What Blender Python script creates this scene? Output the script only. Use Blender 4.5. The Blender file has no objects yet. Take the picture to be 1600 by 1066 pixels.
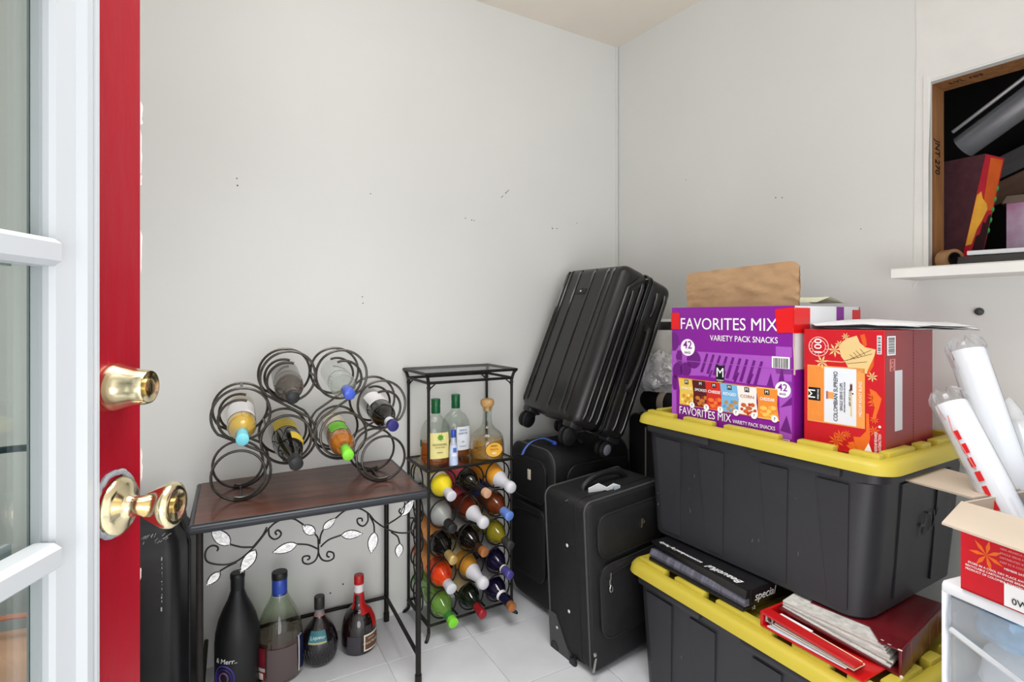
import bpy, bmesh, math, random
from math import pi, sin, cos, radians as RAD
from mathutils import Vector as V, Matrix as MX
random.seed(7)
SC = bpy.context.scene
COL = SC.collection

# ------------------------------------------------------------------ camera, world, light, exposure
cam_d = bpy.data.cameras.new('camera'); cam = bpy.data.objects.new('camera', cam_d); COL.objects.link(cam)
cam.location = (0, 0, 1.127); cam.rotation_euler = (pi/2, 0, 0)
cam_d.sensor_width = 36; cam_d.lens = 850/1600*36; cam_d.shift_y = -38/1600; cam_d.clip_start = .02
SC.camera = cam
w = bpy.data.worlds.new('world'); SC.world = w; w.use_nodes = True
w.node_tree.nodes['Background'].inputs[0].default_value = (.97, .99, 1, 1)
w.node_tree.nodes['Background'].inputs[1].default_value = 1.4
def lamp(name, kind, loc, power, col, size):
    l = bpy.data.lights.new(name, kind); l.energy = power; l.color = col
    if kind == 'AREA': l.shape = 'DISK'; l.size = size
    else: l.shadow_soft_size = size
    o = bpy.data.objects.new(name, l); o.location = loc; COL.objects.link(o); return o
lamp('ceiling_bulb', 'POINT', (-.3, 1.2, 2.17), 4.0, (1, .985, .965), .13)
over_l = lamp('overhead_fill', 'AREA', (-.05, .75, 2.38), 18.0, (1, .995, .985), 1.3); over_l.data.spread = RAD(100.0)  # added fill overhead, out of view, brightens the floor
fill_l = lamp('front_fill', 'AREA', (.35, -1.1, 0.65), 23.0, (1, .995, .99), 1.5)      # added soft fill behind the camera, lifts the lower front surfaces
fill_l.rotation_euler = (RAD(90), 0, RAD(-4))
SC.view_settings.view_transform = 'Standard'; SC.view_settings.look = 'None'
SC.view_settings.exposure = -0.1; SC.view_settings.gamma = 1; SC.view_settings.use_curve_mapping = False

# ------------------------------------------------------------------ materials
def lin(c):
    return tuple((v/255/12.92 if v/255 <= .04045 else ((v/255+.055)/1.055)**2.4) for v in c)
MATS = {}
def M(name, col, rough=.5, metal=0, var=0, vs=8, bump=0, bs=60, spec=.5, stretch=None, coat=0, col2=None, trans=0, ior=1.45):
    """procedural principled material: base colour with noise variation and fine relief"""
    if name in MATS: return MATS[name]
    m = bpy.data.materials.new(name); m.use_nodes = True; nt = m.node_tree; N = nt.nodes; L = nt.links
    b = N['Principled BSDF']; c = lin(col)
    b.inputs['Roughness'].default_value = rough; b.inputs['Metallic'].default_value = metal
    b.inputs['Specular IOR Level'].default_value = spec; b.inputs['Coat Weight'].default_value = coat
    b.inputs['Transmission Weight'].default_value = trans; b.inputs['IOR'].default_value = ior
    b.inputs['Base Color'].default_value = (*c, 1)
    tc = N.new('ShaderNodeTexCoord'); mp = N.new('ShaderNodeMapping'); L.new(tc.outputs['Object'], mp.inputs[0])
    if stretch: mp.inputs['Scale'].default_value = stretch
    if var:
        n = N.new('ShaderNodeTexNoise'); n.inputs['Scale'].default_value = vs; n.inputs['Detail'].default_value = 5
        L.new(mp.outputs[0], n.inputs['Vector'])
        r = N.new('ShaderNodeValToRGB'); L.new(n.outputs['Fac'], r.inputs[0])
        c2 = lin(col2) if col2 else tuple(x*(1+var) for x in c)
        c1 = c if col2 else tuple(x*(1-var) for x in c)
        r.color_ramp.elements[0].color = (*c1, 1); r.color_ramp.elements[1].color = (*c2, 1)
        r.color_ramp.elements[0].position = .3; r.color_ramp.elements[1].position = .7
        L.new(r.outputs[0], b.inputs['Base Color'])
    if bump:
        n = N.new('ShaderNodeTexNoise'); n.inputs['Scale'].default_value = bs; n.inputs['Detail'].default_value = 3
        L.new(mp.outputs[0], n.inputs['Vector'])
        bp = N.new('ShaderNodeBump'); bp.inputs['Strength'].default_value = bump; bp.inputs['Distance'].default_value = .01
        L.new(n.outputs['Fac'], bp.inputs['Height']); L.new(bp.outputs[0], b.inputs['Normal'])
    MATS[name] = m; return m
def G(name, tint, gloss=.06, body=0, bodycol=None, rough=.03, edge=.7):
    """thin clear glass / liquid: tinted transparency + gloss rising to the edge, optional milky body"""
    if name in MATS: return MATS[name]
    m = bpy.data.materials.new(name); m.use_nodes = True; nt = m.node_tree; N = nt.nodes; L = nt.links
    N.remove(N['Principled BSDF']); out = N['Material Output']
    t = N.new('ShaderNodeBsdfTransparent'); t.inputs[0].default_value = (*lin(tint), 1)
    g = N.new('ShaderNodeBsdfGlossy'); g.inputs['Roughness'].default_value = rough
    lw = N.new('ShaderNodeLayerWeight'); lw.inputs[0].default_value = .5
    p = N.new('ShaderNodeMath'); p.operation = 'POWER'; p.inputs[1].default_value = 2.5; L.new(lw.outputs['Facing'], p.inputs[0])
    q = N.new('ShaderNodeMath'); q.operation = 'MULTIPLY_ADD'; q.inputs[1].default_value = edge; q.inputs[2].default_value = gloss; L.new(p.outputs[0], q.inputs[0])
    base = t
    if body:
        d = N.new('ShaderNodeBsdfDiffuse'); d.inputs[0].default_value = (*lin(bodycol or tint), 1)
        mx = N.new('ShaderNodeMixShader'); mx.inputs[0].default_value = body
        L.new(t.outputs[0], mx.inputs[1]); L.new(d.outputs[0], mx.inputs[2]); base = mx
    s = N.new('ShaderNodeMixShader'); L.new(q.outputs[0], s.inputs[0]); L.new(base.outputs[0], s.inputs[1]); L.new(g.outputs[0], s.inputs[2])
    L.new(s.outputs[0], out.inputs[0]); MATS[name] = m; return m

wall_m = M('wall_paint', (220, 221, 218), .5, var=.02, vs=2.2, bump=.03, bs=25)
ceil_m = M('ceiling_paint', (236, 227, 215), .7, var=.03, vs=3)
patch_m = M('patched_white_paint', (224, 223, 219), .6, var=.04, vs=9, bump=.08, bs=18)
tile_m = M('floor_tile_vinyl', (205, 207, 211), .42, var=.085, vs=5, bump=.02, bs=40)
joint_m = M('floor_joint', (222, 224, 228), .6)
red_door = M('red_gloss_paint', (160, 16, 36), .36, var=.10, vs=5, bump=.16, bs=36, stretch=(1, 1, .25), spec=.35, coat=.05)
white_m = M('white_vinyl', (192, 196, 200), .35)
grey_bead = M('grey_glazing_bead', (160, 166, 168), .4)
brass = M('polished_brass', (238, 224, 184), .14, 1, var=.05, vs=20)
brass_d = M('dark_brass_core', (206, 184, 128), .22, 1)
zinc = M('grey_putty', (148, 154, 162), .6, var=.15, vs=40, bump=.4, bs=90)
blk_iron = M('black_iron', (34, 31, 29), .42, .5, var=.2, vs=40)
grey_iron = M('brushed_dark_iron', (78, 75, 71), .3, .8, var=.25, vs=60)
edge_iron = M('table_edge_black', (44, 47, 52), .3, .3)
wood = M('mahogany_veneer', (58, 30, 22), .3, var=1, vs=4, col2=(102, 58, 43), stretch=(1.2, 9, 9), coat=.12)
pearl = M('pearly_leaf', (226, 226, 226), .25, .3, var=.14, vs=60, bump=.5, bs=120)
blk_plastic = M('black_plastic', (26, 27, 29), .36, var=.15, vs=12, bump=.05, bs=300)
tote_m = M('tote_black_plastic', (46, 46, 50), .42, var=.06, vs=9, bump=.03, bs=250)
tote_letter = M('tote_embossed', (52, 52, 56), .42)
yel = M('tote_yellow_plastic', (190, 173, 62), .42, var=.03, vs=6)
shell_m = M('suitcase_shell', (27, 26, 25), .27, var=.06, vs=10, bump=.10, bs=420)
shell_rib = M('suitcase_rib', (16, 16, 17), .16, coat=.4)
fabric = M('suitcase_nylon', (17, 17, 19), .62, var=.25, vs=30, bump=.25, bs=500)
fabric2 = M('suitcase_nylon_dark', (12, 12, 15), .62, var=.25, vs=30, bump=.25, bs=500)
piping_m = M('grey_piping', (70, 70, 72), .4)
pocket_pm = M('dark_piping', (38, 38, 40), .35)
rub = M('black_rubber', (20, 20, 21), .5)
greyhub = M('grey_wheel_hub', (112, 114, 122), .35)
steel = M('steel_zip', (190, 190, 188), .25, .9)
paper = M('white_paper', (236, 237, 240), .7, var=.03, vs=20)
pages = M('page_edges', (196, 195, 190), .8, var=.25, vs=60, stretch=(1, 1, 14))
kraft = M('kraft_paper', (176, 142, 106), .75, var=.08, vs=9, bump=.35, bs=26)
card = M('cardboard_inside', (192, 178, 160), .75, var=.05, vs=8, bump=.05, bs=60)
stud = M('pine_stud', (150, 104, 62), .6, var=.3, vs=5, stretch=(12, 12, 1))
purple = M('purple_print', (132, 26, 150), .35, var=.04, vs=5)
violet = M('violet_print', (168, 84, 190), .35)
plum = M('plum_print', (106, 26, 124), .35)
redbox = M('red_print', (200, 24, 38), .32, var=.04, vs=6)
maroon = M('maroon_print', (140, 34, 44), .3, var=.04, vs=6)
redtape = M('red_tape', (222, 22, 26), .28)
wprint = M('white_print', (246, 246, 246), .4)
kprint = M('black_print', (18, 18, 20), .4)
cream = M('cream_print', (226, 196, 136), .4)
orange = M('orange_print', (236, 112, 38), .4)
lorange = M('light_orange_print', (238, 160, 84), .4)

# ------------------------------------------------------------------ mesh helpers
class B:
    def __init__(s): s.bm = bmesh.new()
    def _t(s, vs, m):
        if m is not None: bmesh.ops.transform(s.bm, matrix=m, verts=vs)
    def box(s, x0, y0, z0, x1, y1, z1, m=None, r=0, seg=2):
        g = bmesh.ops.create_cube(s.bm, size=1)['verts']
        for v in g: v.co = V(((x0+x1)/2+v.co.x*(x1-x0), (y0+y1)/2+v.co.y*(y1-y0), (z0+z1)/2+v.co.z*(z1-z0)))
        if r:
            es = list({e for v in g for e in v.link_edges})
            res = bmesh.ops.bevel(s.bm, geom=es, offset=r, segments=seg, profile=.5, affect='EDGES')
            g = list({v for f in res['faces'] for v in f.verts} | {v for v in g if v.is_valid})
            seen = set(g); st = list(g)
            while st:
                for e in st.pop().link_edges:
                    for v in e.verts:
                        if v not in seen: seen.add(v); st.append(v)
            g = list(seen)
        s._t(g, m); return s
    def loft(s, rings, closed=True, caps=True, m=None):
        R = [[s.bm.verts.new(V(p)) for p in r] for r in rings]; n = len(R[0])
        for a, b in zip(R, R[1:]):
            for i in range(n if closed else n-1):
                j = (i+1) % n
                try: s.bm.faces.new((a[i], a[j], b[j], b[i]))
                except ValueError: pass
        if caps and closed:
            s.bm.faces.new(R[0][::-1]); s.bm.faces.new(R[-1])
        s._t([v for r in R for v in r], m); return s
    def lathe(s, prof, seg=24, m=None, a0=0, a1=2*pi, sx=1, sy=1):
        full = abs(a1-a0-2*pi) < 1e-6; n = seg if full else seg+1
        R = []
        for r, z in prof:
            R.append([s.bm.verts.new((max(r, 1e-5)*cos(a0+(a1-a0)*i/seg)*sx, max(r, 1e-5)*sin(a0+(a1-a0)*i/seg)*sy, z)) for i in range(n)])
        for a, b in zip(R, R[1:]):
            for i in range(seg):
                j = (i+1) % n; s.bm.faces.new((a[i], a[j], b[j], b[i]))
        s._t([v for r in R for v in r], m); return s
    def tube(s, pts, r, seg=8, closed=False, m=None, r2=None):
        P = [V(p) for p in pts]; n = len(P); rings = []
        tg = []
        for i in range(n):
            a = P[i-1] if (i or closed) else P[i]; b = P[(i+1) % n] if (i < n-1 or closed) else P[i]
            t = (b-a); tg.append(t.normalized() if t.length > 1e-9 else V((0, 0, 1)))
        u = tg[0].orthogonal().normalized()
        for i in range(n):
            if i:
                q = tg[i-1].rotation_difference(tg[i]); u = q @ u
            u = (u-tg[i]*u.dot(tg[i])).normalized(); w_ = tg[i].cross(u)
            rr = r if r2 is None else r+(r2-r)*i/(n-1)
            rings.append([P[i]+(u*cos(2*pi*k/seg)+w_*sin(2*pi*k/seg))*rr for k in range(seg)])
        if closed: rings.append(rings[0])
        return s.loft(rings, caps=not closed, m=m)
    def prism(s, poly, z0, z1, m=None):
        return s.loft([[(x, y, z0) for x, y in poly], [(x, y, z1) for x, y in poly]], m=m)
    def cyl(s, p, q, r, seg=16, r2=None): return s.tube([p, q], r, seg, r2=r2)
    def sphere(s, c, r, m=None, sub=2, sq=(1, 1, 1)):
        g = bmesh.ops.create_icosphere(s.bm, subdivisions=sub, radius=1)['verts']
        for v in g: v.co = V((c[0]+v.co.x*r*sq[0], c[1]+v.co.y*r*sq[1], c[2]+v.co.z*r*sq[2]))
        s._t(g, m); return s
    def hexa(s, p):   # bottom 4 ccw, top 4 ccw
        v = [s.bm.verts.new(V(q)) for q in p]
        for f in ((3, 2, 1, 0), (4, 5, 6, 7), (0, 1, 5, 4), (1, 2, 6, 5), (2, 3, 7, 6), (3, 0, 4, 7)): s.bm.faces.new([v[i] for i in f])
        return s
SPLIT = {'seam', 'rim_grip', 'red_tape', 'feet', 'handle_mount', 'rivet', 'top_ridge', 'lid_ridges', 'uprights', 'side_panels', 'worn_corner', 'white_flap', 'pages', 'wheel_housing', 'green_artwork', 'edge_frame', 'carton_walls', 'drawer_tray', 'lite_frame', 'slab', 'chipped_edge', 'red_lettering', 'zip_pull', 'side_handle', 'ring_clip'}
SPLIT -= {'wheel_housing', 'zip_pull', 'side_handle', 'ring_clip', 'slab', 'carton_walls', 'edge_frame'}
ONE = {'lid_ridges': 'lid_ridge', 'feet': 'foot', 'uprights': 'upright', 'side_panels': 'side_panel', 'pages': 'page_block', 'red_lettering': 'red_letter'}
def islands(bm):
    left = set(bm.verts); out = []
    while left:
        st = [left.pop()]; isl = []
        while st:
            v = st.pop(); isl.append(v)
            for e in v.link_edges:
                u = e.other_vert(v)
                if u in left: left.remove(u); st.append(u)
        out.append(isl)
    return out
def ob(name, b, mat, parent=None, loc=None, rot=None, smooth=True, ang=40):
    bm = b.bm if isinstance(b, B) else b
    if name in SPLIT:
        isl = islands(bm)
        if len(isl) > 1:
            last = None
            for vs in isl:
                nb = bmesh.new(); mp = {v: nb.verts.new(v.co) for v in vs}; fs = {f for v in vs for f in v.link_faces}
                for f in fs: nb.faces.new([mp[v] for v in f.verts])
                last = ob(ONE.get(name, name)+'', nb, mat, parent, loc, rot, smooth, ang) if name in ONE else ob2(name, nb, mat, parent, loc, rot, smooth, ang)
            bm.free(); return last
    return ob2(name, bm, mat, parent, loc, rot, smooth, ang)
def ob2(name, bm, mat, parent=None, loc=None, rot=None, smooth=True, ang=40):
    bmesh.ops.recalc_face_normals(bm, faces=bm.faces[:])
    me = bpy.data.meshes.new(name); bm.to_mesh(me); bm.free()
    if smooth:
        for p in me.polygons: p.use_smooth = True
        me.set_sharp_from_angle(angle=RAD(ang))
    me.materials.append(mat)
    o = bpy.data.objects.new(name, me); COL.objects.link(o)
    if parent: o.parent = parent
    if loc is not None: o.location = loc
    if rot is not None: o.rotation_euler = rot
    return o
def tag(o, label, cat=None, group=None):
    o['label'] = label
    if cat: o['category'] = cat
    if group: o['group'] = group
    return o
def thing(name, label, cat, loc=(0, 0, 0), rot=(0, 0, 0), group=None):
    o = bpy.data.objects.new(name, None); COL.objects.link(o); o.empty_display_size = .05
    o.location = loc; o.rotation_euler = rot if isinstance(rot, tuple) else (0, 0, rot)
    return tag(o, label, cat, group)
def struct(o): o['kind'] = 'structure'; return o
def copy_tree(o, parent=None):
    c = o.copy(); COL.objects.link(c); c.parent = parent
    for ch in list(o.children): copy_tree(ch, c)
    return c
def face(o, ux, uy=(0, 0, 1)):
    ux = V(ux).normalized(); uy = V(uy).normalized(); n = ux.cross(uy)
    return MX(((ux.x, uy.x, n.x, o[0]), (ux.y, uy.y, n.y, o[1]), (ux.z, uy.z, n.z, o[2]), (0, 0, 0, 1)))
_DG = []
def text(parent, s, size, mat, m, name='lettering', align='CENTER', bold=0, shear=0, sx=1, wrap=None, rot=0, lift=.0004, width=None):
    cu = bpy.data.curves.new('lettering', 'FONT'); cu.body = s; cu.size = size; cu.align_x = align; cu.align_y = 'CENTER'
    cu.offset = bold*.38 if not set(s) & set('MWNKX') else 0; cu.shear = shear; cu.extrude = .0002; cu.resolution_u = 3
    o = bpy.data.objects.new('tmp_text', cu); COL.objects.link(o)
    bpy.context.view_layer.update()
    me = bpy.data.meshes.new_from_object(o.evaluated_get(bpy.context.evaluated_depsgraph_get()))
    bpy.data.objects.remove(o); bpy.data.curves.remove(cu)
    if width:
        xs = [v.co.x for v in me.vertices]
        if xs and max(xs)-min(xs) > 0: sx = width/(max(xs)-min(xs))
    R = MX.Rotation(rot, 4, 'Z')
    for v in me.vertices:
        p = R @ V((v.co.x*sx, v.co.y, v.co.z+lift))
        if wrap: a = p.x/wrap; p = V((wrap*sin(a), p.y, wrap*cos(a)-wrap+p.z))
        v.co = m @ p
    me.materials.clear(); me.materials.append(mat)
    o = bpy.data.objects.new(name, me); COL.objects.link(o); o.parent = parent
    return o
def disc(cx, cy, rx, ry=None, n=20): return [(cx+rx*cos(2*pi*i/n), cy+(ry or rx)*sin(2*pi*i/n)) for i in range(n)]
def rrect(x0, y0, x1, y1, r, n=5):
    out = []
    for cx, cy, a in ((x1-r, y0+r, -pi/2), (x1-r, y1-r, 0), (x0+r, y1-r, pi/2), (x0+r, y0+r, pi)):
        out += [(cx+r*cos(a+pi/2*i/n), cy+r*sin(a+pi/2*i/n)) for i in range(n+1)]
    return out
def decal(parent, name, polys, mat, m, z=.0003, th=.0003):
    b = B()
    for p in polys: b.prism(p, z-th, z, m)
    o = ob(name, b, mat, parent, smooth=False)
    if len(polys) > 1: o['kind'] = 'stuff'      # fine print of one colour
    return o
def star(cx, cy, r, n=6, w=.28, a0=.3):   # petals of a little flower
    out = []
    for i in range(n):
        a = a0+2*pi*i/n
        out.append([(cx, cy), (cx+r*.55*cos(a-w), cy+r*.55*sin(a-w)), (cx+r*cos(a), cy+r*sin(a)), (cx+r*.55*cos(a+w), cy+r*.55*sin(a+w))])
    return out
def bars(x0, y0, x1, y1, n=14, vertical=True):
    out = []; rnd = random.Random(3); t = 0
    L_ = (x1-x0) if vertical else (y1-y0)
    while t < L_:
        wd = L_/n*rnd.choice((.3, .5, .8)); e = min(t+wd, L_)
        out.append([(x0+t, y0), (x0+e, y0), (x0+e, y1), (x0+t, y1)] if vertical else [(x0, y0+t), (x1, y0+t), (x1, y0+e), (x0, y0+e)])
        t = e+L_/n*rnd.choice((.4, .6))
    return out
def smoothpts(P, n=5):
    P = [V(p) for p in P]; out = []
    for i in range(len(P)-1):
        p0 = P[max(i-1, 0)]; p1 = P[i]; p2 = P[i+1]; p3 = P[min(i+2, len(P)-1)]
        for k in range(n):
            t = k/n
            out.append(.5*((2*p1)+(p2-p0)*t+(2*p0-5*p1+4*p2-p3)*t*t+(3*p1-p0-3*p2+p3)*t**3))
    out.append(P[-1]); return out

# ------------------------------------------------------------------ the room
AW = RAD(30.7); WD = V((cos(AW), sin(AW), 0)); WN = V((-sin(AW), cos(AW), 0))       # back wall direction / outward normal
CX, CY, CEIL = .509, 2.625, 2.425
AR = math.atan2(-.83, .5577)
b = B(); b.box(-3.2, 0, 0, .15, .1, CEIL+.1)
wall_back = struct(ob('wall_back', b, wall_m, loc=(CX, CY, 0), rot=(0, 0, AW), smooth=False))
OS, OZ0, OZ1 = 1.258, 1.262, 1.808
b = B()
b.box(-.1, 0, 0, OS, .025, CEIL+.1); b.box(OS, 0, 0, 2.6, .025, OZ0); b.box(OS, 0, OZ1, 2.6, .025, CEIL+.1); b.box(2.3, 0, OZ0, 2.6, .025, OZ1)
wall_right = struct(ob('wall_right', b, wall_m, loc=(CX, CY, 0), rot=(0, 0, AR), smooth=False))
b = B(); b.box(-3, -.7, CEIL, 2.4, 4, CEIL+.1)
struct(ob('ceiling', b, ceil_m, smooth=False))
b = B(); b.box(-3, -1.2, -.06, 2.4, 4, -.0035)
floor = struct(ob('floor', b, joint_m, smooth=False))
# 12-inch vinyl tiles, each its own piece, grid turned with the back wall
tb = B(); tb.box(-.1515, -.1515, -.004, .1515, .1515, 0, r=.0012, seg=1); tbm = None
TA = RAD(29.2); te = V((cos(TA), sin(TA), 0)); tn = V((-sin(TA), cos(TA), 0)); T0 = V((-.186, 2.0015, 0))
first = None
for i in range(-8, 7):
    for j in range(-7, 3):
        p = T0+te*(.1525+.305*i)+tn*(.058+.305*j)
        d = p-V((CX, CY, 0))
        if d.dot(WN) > .1 or d.dot(V((.83, .5577, 0))) > .1 or p.y < .9: continue
        if first is None:
            first = ob('tile', tb, tile_m, floor, loc=p, rot=(0, 0, TA), smooth=False)
        else:
            t = first.copy(); COL.objects.link(t); t.location = p; t.rotation_euler = (0, 0, TA+random.choice((0, pi/2, pi)))
            t.parent = floor
# wall corner caulk line, wall left (behind the door)
b = B(); b.cyl((CX-.004, CY-.006, 0), (CX-.004, CY-.006, CEIL), .005, 8); struct(ob('trim_1', b, wall_m))
pL = V((CX, CY, 0))-WD*2.75
b = B(); b.box(-.1, -2.4, 0, 0, .1, CEIL+.1); struct(ob('wall_left', b, wall_m, loc=pL, rot=(0, 0, AW), smooth=False))
# little nail holes and dents in the back wall
def walluv(px, py):      # point of the back wall seen at that bearing, as (u along wall, z)
    k = (px-800)/850; u = (k*CY-CX)/(WD.x-k*WD.y); d = CY+u*WD.y
    return u, 1.127-(py-495)/850*d
hole_m = M('nail_hole_dark', (70, 68, 66), .8)
for px, py, r in ((370, 279, .0022), (371, 290, .0026), (727, 341, .0022), (737, 344, .0025), (741, 345, .002), (863, 357, .003), (870, 357, .0025),
                  (901, 349, .002), (566, 464, .0022), (567, 474, .0022), (579, 303, .002), (536, 913, .003), (516, 927, .003), (790, 302, .0022)):
    u, z = walluv(px, py); b = B(); b.lathe([(0, -.001), (r, -.001), (r, .0006), (0, .0006)], 8, MX.Translation((u, 0, z)) @ MX.Rotation(pi/2, 4, 'X'))
    ob('nail_hole', b, hole_m, wall_back)
for px, py, dx, dy in ((790, 302, 5, -5), (783, 309, 3, -3)):
    u, z = walluv(px, py); u2, z2 = walluv(px+dx, py+dy); b = B(); b.tube([(u, -.0002, z), (u2, -.0002, z2)], .0012, 6); ob('scratch', b, hole_m, wall_back)

def walluv_r(px, py):
    k = (px-800)/850; u = (k*CY-CX)/(.5577+k*.83); d = CY-u*.83
    return u, 1.127-(py-495)/850*d
for px, py, r in ((1212, 309, .0022), (1222, 309, .002), (1345, 358, .0016), (1072, 281, .0016)):
    u, z = walluv_r(px, py); b = B(); b.lathe([(0, -.001), (r, -.001), (r, .0006), (0, .0006)], 8, MX.Translation((u, 0, z)) @ MX.Rotation(pi/2, 4, 'X')); ob('nail_hole', b, hole_m, wall_right)
# opening in the right wall: patched paint around it, bare studs inside, dark cavity behind (wall_right frame: x = s, y = into wall)
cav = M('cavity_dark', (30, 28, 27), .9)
pm = B(); pm.box(OS-.012, -.004, OZ0, OS, .012, OZ1+.02); ob('corner_bead', pm, patch_m, wall_right, smooth=False)
pm = B(); pm.loft([[(OS-.035+random.uniform(-.004, .004), y, OZ0-.05), (OS-.03, y, OZ1+.12), (OS-.035, y, CEIL-.002), (2.3, y, CEIL-.002), (2.3, y, OZ1+.004), (OS+.006, y, OZ1+.006), (OS-.008, y, OZ0)] for y in (-.0016, 0)])
ob('patched_plaster', pm, patch_m, wall_right, smooth=False)
s_ = B(); s_.box(OS-.038, .025, OZ0-.1, OS, .115, OZ1+.04); ob('stud', s_, stud, wall_right, smooth=False)
s_ = B(); s_.box(OS, .025, OZ1, 2.3, .115, OZ1+.038); ob('header', s_, stud, wall_right, smooth=False)
s_ = B()
for px, pz, t in ((OS+.0006, 1.545, 'JNT'),): pass
text(wall_right, 'JNT 270', .05, kprint, face((OS+.0005, .062, 1.60), (0, 0, -1), (0, 1, 0)), 'stamp', sx=.6)
text(wall_right, 'LVL 105', .026, kprint, face((OS+.07, .06, OZ1-.0005), (1, 0, 0), (0, -1, 0)), 'stamp', sx=.9)
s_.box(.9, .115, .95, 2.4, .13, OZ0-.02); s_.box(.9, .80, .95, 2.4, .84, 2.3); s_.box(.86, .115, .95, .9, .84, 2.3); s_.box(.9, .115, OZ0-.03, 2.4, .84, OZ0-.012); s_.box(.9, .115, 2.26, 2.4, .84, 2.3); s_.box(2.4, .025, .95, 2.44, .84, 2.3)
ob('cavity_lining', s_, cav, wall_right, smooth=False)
s_ = B()
ring = lambda x, j: [(x, -.17+j, OZ0-.028), (x, -.168+j, OZ0-.004), (x, -.16+j, OZ0), (x, .10, OZ0), (x, .10, OZ0-.028)]
s_.loft([ring(x, random.uniform(-.003, .003)) for x in (1.225, 1.228, 1.33, 1.45, 1.6, 1.8, 2.1, 2.3)])
sill = struct(ob('trim_2', s_, patch_m, loc=(CX, CY, 0), rot=(0, 0, AR)))
sill['label'] = 'rough white painted ledge board under the wall opening'

# ------------------------------------------------------------------ the open door (local: x along the door to its free edge, y into the door)
door = struct(thing('door_1', 'red exterior door with white framed glass standing open, brass knob and deadbolt', None, (-.458, .626, 0), math.atan2(.998, -.065)))
b = B()
b.box(-.042, 0, .01, .05, .044, 2.05, r=.0015, seg=1); b.box(-.72, 0, .01, -.62, .044, 2.05); b.box(-.62, 0, .01, -.042, .044, .28); b.box(-.62, 0, 1.92, -.042, .044, 2.05)
ob('slab', b, red_door, door)
prof = [(-.040, .004), (-.040, -.009), (-.043, -.0125), (-.0475, -.0125), (-.050, -.0085), (-.0525, -.0085), (-.0545, -.0135), (-.0625, -.0135), (-.066, -.0045), (-.088, -.001), (-.0905, .004), (-.0905, .018), (-.05, .018)]
for side, nm in ((1, 'front'), (-1, 'back')):
    fy = (lambda y: y) if side == 1 else (lambda y: .040-.3*y)
    b = B(); ts = 0 if side == 1 else .020
    b.loft([[(t+ts, fy(y), z) for t, y in prof] for z in (.27, 1.93)])
    b.loft([[(-.662-t-ts, fy(y), z) for t, y in prof] for z in (.27, 1.93)])
    b.box(-.6, fy(.018), .27, -.06, fy(-.012), .325); b.box(-.6, fy(.018), 1.875, -.06, fy(-.012), 1.93)
    ob('lite_frame', b, white_m, door, ang=25)
    b = B()
    b.box(-.0945+ts, min(fy(.010), fy(.018)), .3, -.0905+ts, max(fy(.010), fy(.018)), 1.9)
    ob('glazing_bead', b, grey_bead, door, smooth=False)
    for z in (.594, .892, 1.19, 1.488, 1.786):
        b = B(); pr_ = [(fy(.014), -.014), (fy(-.004), -.0135), (fy(-.011), -.0085), (fy(-.011), .0085), (fy(-.004), .0135), (fy(.014), .014)]
        b.loft([[(t, y, z+q) for y, q in pr_] for t in (-.585, -.094)])
        ob('muntin', b, white_m, door, smooth=False)
    for t in (-.245, -.420):
        b = B(); b.loft([[(t+q, y, z) for y, q in pr_] for z in (.3, 1.9)]); ob('muntin', b, white_m, door, smooth=False)
glass_m = G('window_glass', (236, 242, 240), .05, edge=.5)
b = B(); b.box(-.6, .019, .3, -.085, .022, 1.9); ob('glass_pane', b, glass_m, door, smooth=False)
RX = MX.Rotation(pi/2, 4, 'X')
def latch(name, prof, t, z, core, zc):
    b = B(); b.lathe(prof, 40, MX.Translation((t, 0, z)) @ RX); o = ob(name, b, brass, door, ang=50)
    b = B(); b.lathe([(0, 0), (core, 0), (core, .0012), (core*.8, .0018), (0, .0018)], 24, MX.Translation((t, -zc, z)) @ RX)
    ob('lock_core', b, brass_d, o)
    b = B(); b.box(t-.0012, -zc-.0024, z-.0055, t+.0012, -zc, z+.0045); ob('keyway', b, kprint, o, smooth=False)
    return o
latch('deadbolt', [(.0272, 0), (.0282, .002), (.0272, .006), (.0238, .015), (.0208, .028), (.0197, .038), (.0186, .0405), (.0172, .0405), (.0162, .0396), (0, .0396)], -.001, 1.046, .0095, .0396)
latch('door_knob', [(.0325, 0), (.0345, .001), (.0335, .004), (.026, .0085), (.0165, .0115), (.0125, .015), (.0112, .021), (.0122, .029), (.0165, .036), (.0222, .047), (.0258, .055), (.0268, .059), (.0255, .0635), (.0215, .0665), (.0172, .0662), (.0165, .0654), (0, .0654)], .008, .906, .0085, .0654)
b = B(); pts = []
for i in range(40):
    a = 2*pi*i/40; rr = .0350+random.uniform(-.0012, .0016); pts.append((-.002+rr*cos(a), -.002, .9125+rr*sin(a)))
b.tube(pts, .0034, 6, closed=True); ob('putty_ring', b, zinc, door)
chip = B()
for z0, z1, wd in ((.92, .965, .006), (1.30, 1.36, .004), (1.365, 1.395, .005), (1.29, 1.305, .003), (.80, .815, .002), (1.18, 1.235, .004), (.60, .66, .003)):
    n = 7; P = [(.0500, z0)]+[(.0506+wd*random.uniform(.3, 1), z0+(z1-z0)*i/n) for i in range(1, n)]+[(.0500, z1)]
    chip.loft([[(t, y, z) for t, z in P] for y in (.0004, .004)])
ob('chipped_edge', chip, M('chipped_white', (236, 226, 224), .6), door, smooth=False)

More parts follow.
